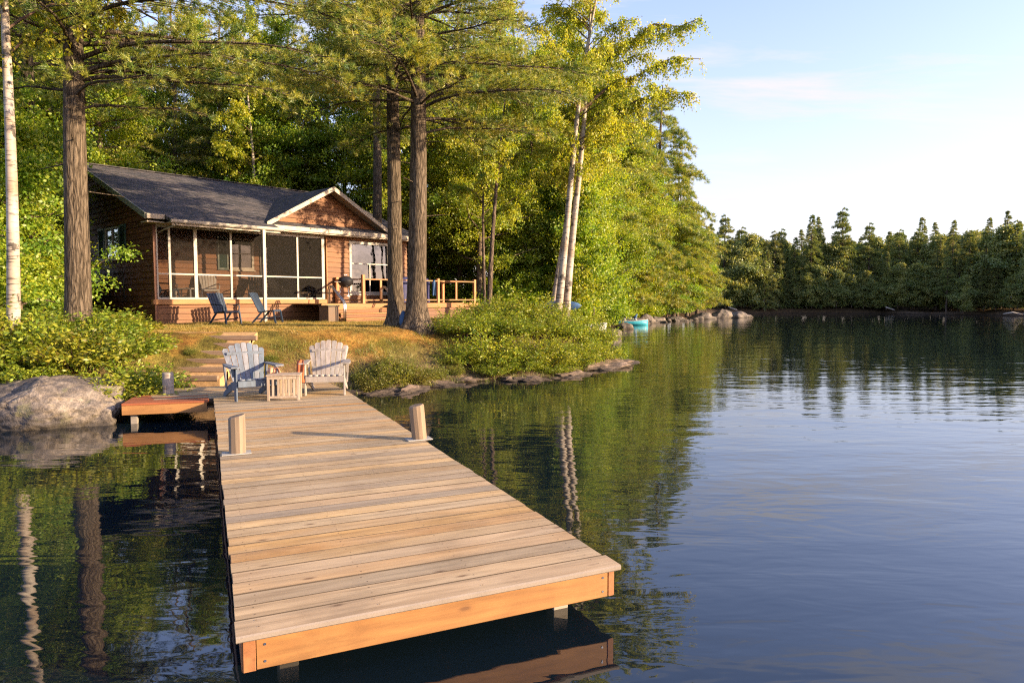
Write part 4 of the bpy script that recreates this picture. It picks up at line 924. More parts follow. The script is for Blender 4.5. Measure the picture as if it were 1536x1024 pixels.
# ================================================================ FOLIAGE
def unit(v): return v / np.maximum(np.linalg.norm(v, axis=-1, keepdims=True), 1e-9)
def rdir(n, rg): return unit(rg.normal(size=(n, 3)))
def leaf_mesh(P, D, N, L, Wd, rg, fold=.25):
    """rhombic leaves: base P, direction D, normal N, length L, width Wd"""
    n = len(P); L = np.asarray(L).reshape(-1, 1) * np.ones((n, 1)); Wd = np.asarray(Wd).reshape(-1, 1) * np.ones((n, 1))
    S_ = unit(np.cross(D, N)); N2 = np.cross(S_, D)
    mid = P + D * L * .45
    v = np.stack([P, mid + S_ * Wd / 2 + N2 * Wd * fold, P + D * L - N2 * L * .08, mid - S_ * Wd / 2 + N2 * Wd * fold], 1).reshape(-1, 3)
    f = (np.arange(n)[:, None] * 4 + np.array([0, 1, 2, 3])).astype(np.int32)
    return v, f
def needle_mesh(P, D, k, L, Wd, rg, spread=1.0, up=.3):
    """tufts of k blades at each P pointing around D"""
    n = len(P); Pn = np.repeat(P, k, 0); Dn = unit(np.repeat(D, k, 0) + rdir(n * k, rg) * spread + np.array([0, 0, up]))
    Ln = L * rg.uniform(.7, 1.15, (n * k, 1)); S_ = unit(np.cross(Dn, rdir(n * k, rg)))
    Pn = Pn + rg.normal(size=Pn.shape) * L * .12
    v = np.stack([Pn - S_ * Wd / 2, Pn + S_ * Wd / 2, Pn + Dn * Ln], 1).reshape(-1, 3)
    f = (np.arange(n * k)[:, None] * 3 + np.array([0, 1, 2])).astype(np.int32)
    return v, f
def rnds(n, k, rg, clump=None):
    base = rg.random(n) if clump is None else clump
    return np.clip(np.repeat(base, k) + rg.normal(size=n * k) * .12, 0, 1)

def trunk_path(H, lean, rg, wob=.12, n=14, lean_pow=1.0):
    z = np.linspace(0, H, n); x = lean[0] * (z / H) ** lean_pow * H + wob * np.sin(z * .45 + rg.random() * 6) * (z / H); y = lean[1] * z + wob * np.sin(z * .38 + rg.random() * 6) * (z / H)
    return np.stack([x, y, z], 1)
def pt_at(path, z): return np.array([np.interp(z, path[:, 2], path[:, 0]), np.interp(z, path[:, 2], path[:, 1]), z])

def flare_trunk(mb, path, r0, r1, n=20, flare=1.5, seed=0):
    """trunk with root flare and slightly irregular section"""
    rg = random.Random(seed); H = path[-1][2]; zs = [-.3, 0, .12, .3, .6, 1.0] + list(np.linspace(1.6, H, 16)); ph = [rg.uniform(0, 6) for _ in range(3)]
    vs = []
    for z in zs:
        c = pt_at(path, max(z, 0)); r = r1 + (r0 - r1) * (1 - max(z, 0) / H) ** .9
        fl = (flare - 1) * math.exp(-max(z, 0) / .28)
        for k in range(n):
            an = 2 * math.pi * k / n
            rr = r * (1 + fl * (1 + .45 * math.sin(5 * an + ph[0])) + .03 * math.sin(3 * an + ph[1] + z * .5) + .02 * math.sin(7 * an + ph[2] + z))
            vs.append((c[0] + rr * math.cos(an), c[1] + rr * math.sin(an), z))
    mb.add(vs, [(i * n + k, i * n + (k + 1) % n, (i + 1) * n + (k + 1) % n, (i + 1) * n + k) for i in range(len(zs) - 1) for k in range(n)], True)

def pine(name, loc, H, r0, lean=(0, 0), crown0=6.0, reach=3.6, seed=1, blades=24, blen=.14, bw=.012, dens=1.0, stubs=True, mat='needle', bark='bark', dirs=None, whorl=.55, zj=.15, low_extra=None, topcut=None, brs=1.0, pexp=.75, flare=1.5, droop=.12, tuftstep=.14, **k):
    rg = np.random.default_rng(seed); t = empty(name, loc, 0, **k); path = trunk_path(H, lean, rg, .10)
    mb = MB(); flare_trunk(mb, path, r0, .04, 20, flare, seed); mb.build('trunk', M[bark], t)
    br = MB(); TP, TD, TC = [], [], []
    z = crown0; limbs = []
    while z < H - .3:
        for q_ in range(int(rg.integers(3, 6))):
            f = (z - crown0) / (H - crown0); prof = (1 - f) ** pexp * (.75 + .25 * min(1, f * 6))
            limbs.append((z + rg.uniform(-zj, zj), rg.uniform(0, 2 * math.pi), reach * prof * rg.uniform(.6, 1.12) + .3))
        z += whorl * rg.uniform(.8, 1.25)
    for le in (low_extra or []): limbs.append(le)
    for (z, az, L) in limbs:
        if topcut and z > topcut and rg.random() < .5: continue
        b = pt_at(path, z); d = np.array([math.cos(az), math.sin(az), 0]); side = np.array([-d[1], d[0], 0])
        sl0 = rg.uniform(.05, .35) + .35 * max(0, (z - crown0) / (H - crown0)); n = 9; bend = rg.uniform(-.15, .15)
        pts = []
        for i in range(n):
            s = i / (n - 1); pts.append(b + d * L * s + side * bend * L * s * s + np.array([0, 0, L * (sl0 * s - (sl0 + droop) * s * s * .75) + .04 * math.sin(s * 9 + az)]))
        pts = np.array(pts); br.tube([tuple(p) for p in pts], [brs * max(.005, .0125 * L ** .8 * (1 - s / (n - 1)) + .006) for s in range(n)], 6, False)
        s = .22
        while s < 1.0:
            i = min(int(s * (n - 1)), n - 2); fr_ = s * (n - 1) - i; base = pts[i] * (1 - fr_) + pts[i + 1] * fr_
            tang = unit(pts[i + 1] - pts[i])
            for sg in (-1, 1):
                if rg.random() > .88 * dens + .1: continue
                l2 = (1 - s * .72) * L * .38 * rg.uniform(.6, 1.2) + .18
                d2 = unit(tang * .8 + side * sg * rg.uniform(.5, 1.0) + np.array([0, 0, rg.uniform(-.05, .22)]))
                end = base + d2 * l2 + np.array([0, 0, -.06 * l2])
                br.tube([tuple(base), tuple((base + end) / 2 + np.array([0, 0, .02])), tuple(end)], [.010, .007, .003], 4, False)
                m = max(2, int(l2 / tuftstep)); cl = rg.random()
                for j in range(m):
                    u_ = .25 + .75 * (j + 1) / m; TP.append(base + (end - base) * u_ + rg.normal(size=3) * .04); TD.append(d2 + rg.normal(size=3) * .35); TC.append(cl * .6 + rg.random() * .4)
            s += .27 / L * rg.uniform(.75, 1.25) / max(dens, .3)
        TP.append(pts[-1]); TD.append(unit(pts[-1] - pts[-2])); TC.append(rg.random())
    if stubs:
        for i in range(10):
            z = rg.uniform(2.5, crown0); az = rg.uniform(0, 6.28); b = pt_at(path, z); L = rg.uniform(.15, .9)
            br.tube([tuple(b), tuple(b + np.array([math.cos(az), math.sin(az), rg.uniform(-.2, .3)]) * L)], [.02, .006], 5, False)
    br.build('branches', M[bark], t)
    TP = np.array(TP); TD = unit(np.array(TD)); v, f = needle_mesh(TP, TD, blades, blen, bw, rg)
    np_mesh('needles', v, f, M[mat], t, np.repeat(rnds(len(TP), blades, rg, np.array(TC)), 3))
    return t

def broadleaf(name, loc, H, r0, lean=(0, 0), crown0=3.0, reach=3.0, nleaf=16000, lsize=.12, seed=1, mat='maple', bark='bark_far', shape=.5, droop=0.0, stems=None, clump=.42, **k):
    """crown of many leaf clumps carried by real boughs"""
    rg = np.random.default_rng(seed); t = empty(name, loc, 0, **k); path = trunk_path(H * .96, lean, rg, .25)
    mb = MB(); mb.tube([tuple(p) for p in path], [max(.02, r0 * (1 - .9 * i / 13)) for i in range(14)], 10, False)
    mb.build('trunk', M[bark], t)
    br = MB(); CP, CR = [], []
    z = crown0
    while z < H * .95:
        for q_ in range(3):
            f = (z - crown0) / (H - crown0); prof = math.sin(math.pi * min(1, (.12 + f * .88)) ** shape) ** .8 if f < 1 else .1
            L = max(.5, reach * max(.25, prof) * rg.uniform(.55, 1.1)); az = rg.uniform(0, 2 * math.pi); b = pt_at(path, z)
            d = np.array([math.cos(az), math.sin(az), 0]); up = rg.uniform(.25, .7); pts = [b + d * L * s + np.array([0, 0, up * L * s - droop * L * s * s]) + rg.normal(size=3) * .06 * L * s for s in (0, .3, .6, 1.0)]
            br.tube([tuple(p) for p in pts], [.03 * L ** .5 * (1 - s) + .008 for s in (0, .3, .6, 1.0)], 5, False)
            for j in range(int(3 + L * 3.2)):
                s = rg.uniform(.35, 1.0); i = min(int(s * 3), 2); base = pts[i] + (pts[i + 1] - pts[i]) * (s * 3 - i)
                c = base + rg.normal(size=3) * np.array([.28, .28, .20]) * L * .55
                if rg.random() < .4: br.tube([tuple(base), tuple(c)], [.012, .004], 4, False)
                CP.append(c); CR.append(rg.uniform(.6, 1.2) * clump)
        z += rg.uniform(.45, .75)
    br.build('branches', M[bark], t)
    CP = np.array(CP); CR = np.array(CR); w = CR ** 2; w /= w.sum(); ci = rg.choice(len(CP), nleaf, p=w)
    cl = rg.random(len(CP))
    P = CP[ci] + rg.normal(size=(nleaf, 3)) * CR[ci][:, None] * np.array([.62, .62, .30])
    D = unit(rdir(nleaf, rg) * .8 + unit(P - CP[ci]) * .5 + np.array([0, 0, -.35])); N = unit(rdir(nleaf, rg) + np.array([0, 0, .35]))
    sz = lsize * rg.uniform(.65, 1.25, nleaf); v, f = leaf_mesh(P, D, N, sz, sz * .68, rg)
    np_mesh('foliage', v, f, M[mat], t, np.repeat(np.clip(cl[ci] * .6 + rg.random(nleaf) * .4, 0, 1), 4))
    return t

def birch(name, loc, H, r0, lean, crown0, reach, seed, nleaf=9000, lsize=.075, lean_pow=1.0, biglimbs=(), bark='birchbark', **k):
    """slender white stem, rising boughs with hanging leafy twigs"""
    rg = np.random.default_rng(seed); t = empty(name, loc, 0, **k); path = trunk_path(H, lean, rg, .16, lean_pow=lean_pow)
    mb = MB(); mb.tube([tuple(path[0] - np.array([0, 0, .4]))] + [tuple(p) for p in path], [r0 * 1.15] + [max(.012, r0 * (1 - .93 * i / 13) ) for i in range(14)], 14, False); mb.build('trunk', M[bark], t)
    br = MB(); P, D, CL_ = [], [], []
    limbs = list(biglimbs); z = crown0
    while z < H - .2:
        f = (z - crown0) / (H - crown0)
        limbs.append((z, rg.uniform(0, 6.283), reach * (1 - .75 * f) * rg.uniform(.5, 1.1) + .3, rg.uniform(.6, 1.3))); z += rg.uniform(.16, .34)
    for (z, az, L, up) in limbs:
        b = pt_at(path, z); d = np.array([math.cos(az), math.sin(az), 0]); pts = [b + d * L * s + np.array([0, 0, up * L * (s - .55 * s * s)]) + rg.normal(size=3) * .04 * L * s for s in np.linspace(0, 1, 7)]
        big = L > reach * 1.3
        br.tube([tuple(p) for p in pts], [(.035 if big else .018) * (1 - s * .85) * (L ** .4) for s in np.linspace(0, 1, 7)], 6, False)
        for j in range(int(L * (13 if not big else 22))):
            s = rg.uniform(.25, 1.0); i = min(int(s * 6), 5); base = pts[i] + (pts[i + 1] - pts[i]) * (s * 6 - i); l2 = rg.uniform(.3, .95); out = unit(rg.normal(size=3) * np.array([1, 1, .2]))
            tw_ = [base + out * l2 * (.5 * q_) + np.array([0, 0, .10 * l2 * q_ - l2 * .75 * q_ * q_]) for q_ in (0, .35, .7, 1.0)]
            br.tube([tuple(p) for p in tw_], [.005, .004, .003, .002], 3, False); m = int(14 + l2 * 30); cl = rg.random()
            for q_ in rg.uniform(.1, 1, m):
                i2 = min(int(q_ * 3), 2); pp = tw_[i2] + (tw_[i2 + 1] - tw_[i2]) * (q_ * 3 - i2); P.append(pp + rg.normal(size=3) * .055); D.append(unit(rg.normal(size=3) * .6 + np.array([0, 0, -.8]))); CL_.append(cl * .55 + rg.random() * .45)
    br.build('branches', M['twig'], t)
    P = np.array(P); D = np.array(D); n = len(P); sz = lsize * rg.uniform(.7, 1.25, n); v, f = leaf_mesh(P, D, rdir(n, rg), sz, sz * .72, rg)
    np_mesh('foliage', v, f, M['birchleaf'], t, np.repeat(np.array(CL_), 4)); return t

def spruce(name, loc, H, r0, reach, seed, crown0=1.0, mat='spruce', blades=16, blen=.30, bw=.035, droop=.35, step=.42, jag=.35, bark='bark_far', **k):
    """cone of drooping sprays, for trees seen from far off"""
    rg = np.random.default_rng(seed); t = empty(name, loc, 0, **k)
    mb = MB(); mb.tube([(0, 0, -.5), (0, 0, H * .5), (0, 0, H)], [r0, r0 * .6, .02], 8, False); mb.build('trunk', M[bark], t)
    TP, TD, TC = [], [], []; z = crown0
    br = MB()
    while z < H:
        f = (z - crown0) / (H - crown0); 
        for q_ in range(6):
            L = reach * ((1 - f) ** .85) * rg.uniform(1 - jag, 1.08) + .12; az = rg.uniform(0, 6.283); d = np.array([math.cos(az), math.sin(az), 0]); cl = rg.random()
            br.tube([(0, 0, z), tuple(d * L * .95 + np.array([0, 0, z - droop * L * .8]))], [.03, .008], 4, False)
            m = max(2, int(L / .2))
            for j in range(m):
                s = .15 + .85 * (j + .5) / m; wd = (1 - s) * L * .35 + .1
                for _ in range(2):
                    TP.append(d * L * s + np.array([-d[1], d[0], 0]) * rg.normal() * wd * .6 + np.array([0, 0, z - droop * L * s * s + rg.normal() * .05])); TD.append(d + np.array([0, 0, -.15]) + rg.normal(size=3) * .3); TC.append(cl * .6 + .4 * rg.random())
        z += step * rg.uniform(.8, 1.2) * (1 - .35 * f)
    br.build('branches', M[bark], t)
    TP = np.array(TP); TD = unit(np.array(TD)); v, f = needle_mesh(TP, TD, blades, blen, bw, rg, .6, 0.0)
    np_mesh('needles', v, f, M[mat], t, np.repeat(rnds(len(TP), blades, rg, np.array(TC)), 3)); return t

def shrub(name, loc, size, seed, stems=60, leaf=.075, mat='shrubleaf', upr=.6, wid=.36, **k):
    """arching stems set with paired leaves"""
    rg = np.random.default_rng(seed); t = empty(name, loc, 0, **k); P, D, N, CLM = [], [], [], []; br = MB()
    for i in range(stems):
        az = rg.uniform(0, 6.283); rr = math.sqrt(rg.random()); b = np.array([math.cos(az) * rr * size[0] * .55, math.sin(az) * rr * size[1] * .55, -.1])
        out = np.array([math.cos(az), math.sin(az), 0]) * (.35 + .5 * rr) * np.array([size[0], size[1], 0]); h = size[2] * rg.uniform(.4, 1.05) * (1 - .35 * rr * rr) * (1.4 if rg.random() < .12 else 1)
        n = 7; pts = [b + out * s ** 1.6 * .8 + np.array([0, 0, h * (s * (1 + .15 * rr) - .35 * rr * s * s)]) + rg.normal(size=3) * .03 * s for s in np.linspace(0, 1, n)]
        br.tube([tuple(p) for p in pts], [.009 * (1 - .8 * s) for s in np.linspace(0, 1, n)], 4, False); cl = rg.random()
        m = int(18 + h * 22)
        for q_ in np.linspace(.22, 1, m):
            i2 = min(int(q_ * (n - 1)), n - 2); pp = pts[i2] + (pts[i2 + 1] - pts[i2]) * (q_ * (n - 1) - i2); tg = unit(pts[i2 + 1] - pts[i2]); sd_ = unit(np.cross(tg, np.array([0, 0, 1.0])) + rg.normal(size=3) * .25)
            for sg in (-1, 1):
                ln = rg.uniform(.0, .14); off = unit(sd_ * sg + tg * .6 + rg.normal(size=3) * .3)
                P.append(pp + off * ln); D.append(unit(off + np.array([0, 0, -.15]))); N.append(unit(np.array([0, 0, .55]) + rg.normal(size=3) * .5)); CLM.append(cl * .5 + rg.random() * .5)
    br.build('stems', M['twig'], t); P = np.array(P); n = len(P); sz = leaf * rg.uniform(.6, 1.3, n); v, f = leaf_mesh(P, np.array(D), np.array(N), sz, sz * wid * 1.2, rg)
    np_mesh('foliage', v, f, M[mat], t, np.repeat(np.array(CLM), 4)); return t

def at(px, depth):
    k = (px - 768) / 1024
    while depth > 26 and float(sdist(np.array([k * depth]), np.array([depth]))[0]) < 1.3 and depth < 140: depth += .5
    return (k * depth, depth)
def place(o, px, depth, rz=None, sc=1.0, label=None, dz=0.0, group=None):
    c = copy_tree(o); x, y = at(px, depth); sc *= y / depth; c.location = (x, y, gz(x, y) + dz); c.rotation_euler.z = RNG.uniform(0, 6.28) if rz is None else rz; c.scale = (sc, sc, sc * RNG.uniform(.94, 1.06))
    if label: c['label'] = label
    if group: c['group'] = group
    return c
def gl(x, y, dz=0): return (x, y, gz(x, y) + dz)

# ---- the big near pines
pine('white_pine', gl(-2.62, 18.7), 19, .272, (.018, 0), 5.6, 4.4, seed=3, label='thick pine trunk nearest the shrubs, right of the other two pine trunks by the cabin', cat='pine tree', low_extra=[(5.9, -.3, 4.2), (5.6, .2, 3.8), (6.3, 3.3, 3.2), (6.0, -1.0, 3.0), (5.2, .05, 3.2), (6.6, .4, 4.4), (7.0, -.1, 4.6)], flare=1.75, droop=.08)
pine('white_pine', gl(-3.30, 19.4), 20, .222, (-.006, 0), 6.8, 3.6, seed=4, label='middle pine trunk standing just left of the thickest one in front of the cabin', cat='pine tree', flare=1.7)
pine('white_pine', gl(-5.55, 28.3), 21, .22, (.002, 0), 8.5, 3.6, seed=5, blades=10, blen=.17, bw=.016, label='slim pine trunk rising behind the cabin roof gable', cat='pine tree', flare=1.1)
pine('white_pine', gl(-9.04, 14.2), 15.5, .25, (.03, 0), 5.4, 4.6, seed=6, label='large pine in the left shrubs in front of the cabin', cat='pine tree', low_extra=[(5.6, -.15, 5.2), (5.9, .25, 5.4), (6.3, -.45, 4.8), (5.2, .1, 4.4), (4.9, -.7, 3.0), (6.8, .05, 5.6), (6.1, .5, 4.8), (6.6, -.2, 5.0), (7.0, .35, 5.2), (7.4, -.3, 5.0), (4.6, .25, 2.6), (5.0, 2.8, 2.6), (5.8, -1.2, 3.2)], flare=1.2, droop=.1, dens=.8)
pine('white_pine', gl(-14.2, 20.5), 19, .22, (-.01, 0), 6.5, 3.6, seed=7, blades=10, blen=.16, bw=.015, label='dark pine trunk behind the white birch at the left edge', cat='pine tree', flare=1.2)
birch('birch_tree', gl(-9.65, 13.2), 13, .12, (.03, 0), 5.0, 2.2, 11, label='white birch at the left edge of the shrubs', cat='birch tree', lsize=.08, group=None)
# ---- birches over the water
birch('birch_tree', gl(1.62, 24.6), 14.8, .15, (.115, 0), 6.0, 2.8, 12, lean_pow=1.15, biglimbs=[(7.6, .1, 4.4, .95), (8.6, -.2, 4.0, 1.0), (9.4, .35, 3.6, .8)], label='left stem of the leaning birch pair above the shrubs', cat='birch tree', group='birches at the shore')
birch('birch_tree', gl(1.95, 24.9), 13.6, .155, (.085, 0), 5.6, 2.6, 13, lean_pow=1.2, biglimbs=[(7.2, -.1, 3.8, .8), (6.6, .4, 3.2, .7)], label='right stem of the leaning birch pair above the shrubs', cat='birch tree', group='birches at the shore')
birch('birch_tree', gl(1.5, 26.8), 10.5, .12, (.14, 0), 4.5, 2.2, 14, lean_pow=.9, label='thin strongly leaning birch just left of the birch pair', cat='birch tree', group='birches at the shore', lsize=.08)
birch('birch_tree', gl(-.85, 24.8), 10, .10, (.06, 0), 4.6, 1.8, 15, bark='bark_far', label='short grey birch to the right of the deck rail', cat='birch tree', lsize=.085)
birch('birch_tree', gl(-1.1, 27.5), 10, .07, (.0, 0), 3.6, 1.8, 16, bark='bark_far', label='thin birch sapling behind the deck rail end', cat='birch tree', lsize=.085)
birch('birch_tree', gl(-12.6, 34), 15, .13, (-.02, 0), 5, 2.4, 17, label='bare forked birch behind the cabin roof', cat='birch tree', lsize=.1)

# ---- background forest: prototypes, then copies
GB = 'trees of the wood behind the cabin'
mapA = broadleaf('maple_tree', gl(*at(430, 36)), 15.5, .18, seed=21, crown0=2.5, reach=3.4, nleaf=46000, lsize=.125, label='broad leafy tree in the wood behind the cabin', cat='tree', group=GB)
mapB = broadleaf('maple_tree', gl(*at(300, 40)), 18, .2, seed=22, crown0=4, reach=3.6, nleaf=50000, lsize=.13, label='broad leafy tree in the wood behind the cabin', cat='tree', group=GB)
mapC = broadleaf('young_maple', gl(*at(690, 38)), 8, .09, seed=23, crown0=.8, reach=2.3, nleaf=22000, lsize=.12, label='young leafy tree in the undergrowth at the edge of the wood', cat='tree', group='young trees at the wood edge')
pinB = pine('forest_pine', gl(*at(360, 44)), 19, .2, (0, 0), 6, 3.2, seed=24, blades=9, blen=.24, bw=.026, tuftstep=.2, whorl=.6, zj=.4, stubs=False, bark='bark_far', label='tall pine in the wood behind the cabin', cat='pine tree', group='pines of the wood behind the cabin', flare=1.1)
undr = shrub('forest_shrub', gl(*at(660, 36)), (1.5, 1.5, 2.2), 25, stems=130, leaf=.13, mat='maple', wid=.5, label='waist high leafy shrub under the trees of the wood', cat='shrub', group='undergrowth of the wood')
rgp = random.Random(9)
for (px, d, p_, s) in [(215, 38, mapA, 1.0), (130, 30, mapB, .95), (60, 27, mapA, .9), (10, 23, mapB, .85), (-60, 20, mapA, .9), (370, 37, mapA, .95), (500, 38, mapB, 1.0), (560, 36, mapA, 1.05), (620, 34, mapB, .95), (670, 38, mapA, 1.05), (720, 33, mapA, .85), (745, 42, mapB, 1.1),
                      (800, 36, mapA, .9), (850, 40, mapB, .95), (900, 43, mapA, .85), (250, 46, pinB, 1.05), (180, 42, pinB, 1.0), (440, 47, pinB, 1.1), (520, 45, pinB, 1.0), (590, 47, pinB, 1.1), (650, 46, pinB, 1.1), (705, 48, pinB, 1.15), (770, 45, pinB, 1.05), (830, 49, pinB, 1.1), (90, 36, pinB, 1.0), (30, 33, pinB, 1.0),
                      (310, 56, mapB, 1.25), (400, 58, mapB, 1.3), (480, 57, mapA, 1.1), (570, 59, mapB, 1.0), (640, 58, mapA, 1.15), (720, 60, mapB, 1.3), (800, 58, mapA, 1.3), (870, 60, mapB, 1.2), (220, 56, mapA, 1.4), (120, 50, mapB, 1.2), (20, 45, mapA, 1.2), (-50, 38, pinB, 1.1), (-90, 30, mapB, 1.0), (930, 62, pinB, .95), (880, 54, pinB, .9), (270, 37, pinB, .9), (340, 36.5, pinB, .85), (420, 39, pinB, .95), (610, 37, pinB, .9), (690, 36, pinB, .85), (750, 38, pinB, .9), (820, 41, pinB, .85), (160, 33, pinB, .9), (905, 50, pinB, .95), (950, 60, mapB, .95), (975, 62, mapB, .85), (925, 49, mapB, .9)]:
    place(p_, px, d, sc=s * (.84 if d > 55 and px < 900 else 1))
for i, (px, d) in enumerate([(22, 22.5), (20, 20), (90, 28), (735, 36), (790, 38), (830, 35), (860, 34), (640, 38), (600, 38), (900, 40), (800, 40), (930, 49), (200, 34), (300, 36), (400, 38), (30, 17.5), (955, 56), (890, 36), (870, 34)]):
    place(mapC, px, d, sc=rgp.uniform(.75, 1.15) * (.75 if d > 40 else 1) * (.6 if px > 835 and d < 30 else 1))
for i in range(60):
    px = rgp.uniform(-40, 980); d = rgp.uniform(33, 46) if px > 600 else rgp.uniform(17, 30)
    if 60 < px < 620 or (px < 740 and d < 35 and px > 600): continue
    x, y = at(px, d)
    if float(sdist(np.array([x]), np.array([y]))[0]) < 1.0: continue
    place(undr, px, d, sc=rgp.uniform(.6, 1.1) * (.7 if px > 820 and d < 36 else 1))

# ---- conifers on the wooded point
PG = 'conifers on the wooded point'
LP = 'tall layered pine among the trees of the wooded point'
cp = pine('point_pine', gl(*at(985, 52)), 17.5, .26, (.01, 0), 3.5, 4.6, seed=31, dens=1.35, brs=.6, blades=14, blen=.30, bw=.036, tuftstep=.22, whorl=.5, zj=.3, stubs=False, bark='bark_far', label='tallest layered pine on the wooded point, against the sky', cat='pine tree', flare=1.1, droop=.28)
cq = pine('point_pine', gl(*at(1030, 60)), 11.0, .2, (0, 0), 1.2, 3.5, brs=.6, seed=32, blades=14, blen=.28, bw=.036, tuftstep=.22, whorl=.42, zj=.25, stubs=False, bark='bark_far', label='shorter sunlit conifer on the wooded point', cat='conifer', group=PG, flare=1.1, droop=.15)
for (px, d, p_, s) in [(948, 51, cp, .9), (1015, 64, cp, .78), (915, 46, cp, .95), (940, 54, cq, 1.2), (975, 62, cq, 1.15), (1010, 66, cq, 1.05), (1045, 73, cq, 1.05), (1020, 77, cq, 1.25), (960, 66, cq, 1.3)]: place(p_, px, d, sc=s, label=LP if p_ is cp else None, group='tall pines of the wooded point' if p_ is cp else None)
cp.scale = [cp.location.y / 52] * 3
place(mapA, 935, 58, sc=1.0)
for px, d, s in ((1000, 63, 1.0), (1035, 70, .9), (1058, 75.5, .8), (975, 58, 1.0), (950, 52, .8), (1020, 72, 1.2), (1045, 74, 1.05), (985, 60, 1.1), (1010, 66, 1.0)): place(mapC, px, d, sc=s, label='sunlit leafy tree low on the wooded point', group='leafy trees on the wooded point')
# ---- far shore
FG = 'trees along the far shore'
fs1 = spruce('spruce_tree', gl(44, 101), 13.5, .2, 2.9, 41, label='dark spruce on the far shore', cat='spruce', group='spruces along the far shore')
fs2 = pine('far_pine', gl(49, 102), 14.5, .24, (0, 0), 4.0, 2.9, seed=42, blades=12, blen=.36, bw=.06, tuftstep=.3, whorl=.42, zj=.5, droop=.0, stubs=False, mat='spruce', bark='bark_far', pexp=1.05, label='far pine with a bare lower trunk across the lake', cat='pine tree', group='pines along the far shore', flare=1.05)
fs3 = broadleaf('far_tree', gl(34, 99), 11, .16, seed=43, crown0=.8, reach=3.4, nleaf=18000, lsize=.27, mat='farleaf', clump=.6, label='rounded leafy tree on the far shore', cat='tree', group='leafy trees along the far shore')
rgf = random.Random(31)
sk = [(1065, 15.2), (1085, 16), (1110, 15), (1135, 13.5), (1160, 14.3), (1190, 13), (1222, 14.2), (1250, 13.2), (1270, 11.5), (1300, 14.3), (1330, 13), (1345, 14), (1372, 14.2), (1400, 13.2), (1425, 15.5), (1450, 13.2), (1475, 15), (1500, 15.6), (1520, 15), (1545, 14.5), (1575, 15), (1610, 15)]
for i, (px, hh) in enumerate(sk):      # front row that makes the skyline
    d = 101 + rgf.uniform(0, 4)
    if px > 1400: d = 94 - (px - 1400) * .06
    p_ = {0: fs1, 1: fs2, 2: fs3, 3: fs2, 4: fs3}[rgf.randrange(5)] if px not in (1222, 1425, 1300, 1372) else (fs1 if px in (1425,) else fs2)
    Hp = {fs1: 13.5, fs2: 14.5, fs3: 11.5}[p_]; place(p_, px, d, sc=hh / Hp * d / 103 * .83)
for i in range(110):
    px = rgf.uniform(1050, 1640); d = rgf.uniform(97, 122); p_ = rgf.choice([fs1, fs3, fs3, fs2, fs1])
    if px > 1400: d -= 10
    x, y = at(px, d)
    if float(sdist(np.array([x]), np.array([y]))[0]) < 1.6: continue
    place(p_, px, d, sc=rgf.uniform(.5, .85) * (.8 if d < 102 else 1.0))
for i in range(44):           # rows behind that close the gaps
    px = 1045 + i * 14 + rgf.uniform(-5, 5); d = rgf.uniform(108, 120) - (12 if px > 1400 else 0)
    place(fs3 if rgf.random() < .7 else fs1, px, d, sc=rgf.uniform(.9, 1.06))
for i in range(60):           # low waterside trees
    px = 1055 + i * 10 + rgf.uniform(-4, 4); d = 98.5
    for _ in range(30):
        x, y = at(px, d); 
        q_ = float(sdist(np.array([x]), np.array([y]))[0])
        if q_ > 3.6: break
        d += .8
    else: continue
    while q_ > 5.2 and d > 60:
        d -= .8; x, y = at(px, d); q_ = float(sdist(np.array([x]), np.array([y]))[0])
    place(fs3 if rgf.random() < .6 else fs1, px, d, sc=rgf.uniform(.28, .6))
# unseen trees added right of the frame to shade the far bank at low sun
for i in range(9):
    t_ = i / 8; x = 76 + t_ * 36 + rgf.uniform(-2, 4); y = 78 - t_ * 62 + rgf.uniform(-2, 6)
    if float(sdist(np.array([x]), np.array([y]))[0]) < 1: x += 6
    c = copy_tree(rgf.choice([fs1, fs2, fs3])); c.location = gl(x, y); s = rgf.uniform(.6, .8); c.scale = (s, s, s); c.rotation_euler.z = rgf.uniform(0, 6)

# ---- shrubs on the banks
SG = 'leafy shrubs on the left bank'
sh = [shrub('leafy_shrub', gl(-8.2, 12.7), (1.0, .9, .85), 51, stems=120, leaf=.09, wid=.36, label='leafy yellow green shrub on the bank above the large boulder', cat='shrub', group=SG),
      shrub('leafy_shrub', gl(-7.05, 12.75), (.8, .75, .72), 52, stems=110, leaf=.085, wid=.36, label='leafy yellow green shrub on the bank above the large boulder', cat='shrub', group=SG)]
for (x, y, s, w) in [(-9.2, 12.4, 1.1, 0), (-10.3, 12.8, 1.2, 1), (-7.95, 13.6, 1.0, 0), (-8.7, 13.8, 1.2, 1), (-9.9, 14.0, 1.2, 0), (-11.2, 13.6, 1.2, 1), (-8.9, 14.9, 1.0, 0), (-9.4, 15.4, 1.1, 1), (-10.9, 15.2, 1.2, 0), (-6.55, 12.35, .75, 1), (-7.25, 12.15, .8, 0), (-8.6, 12.0, .75, 1), (-12.2, 14.8, 1.3, 1), (-12.0, 12.4, 1.1, 0), (-9.9, 16.8, 1.0, 1), (-11.5, 17.0, 1.2, 0)]:
    c = copy_tree(sh[w]); c.location = gl(x, y); c.scale = (s, s, s * rgp.uniform(.8, 1.1) * (.72 if y > 13.4 else .95)); c.rotation_euler.z = rgp.uniform(0, 6.28)
SG2 = 'bushy shrubs on the right bank'
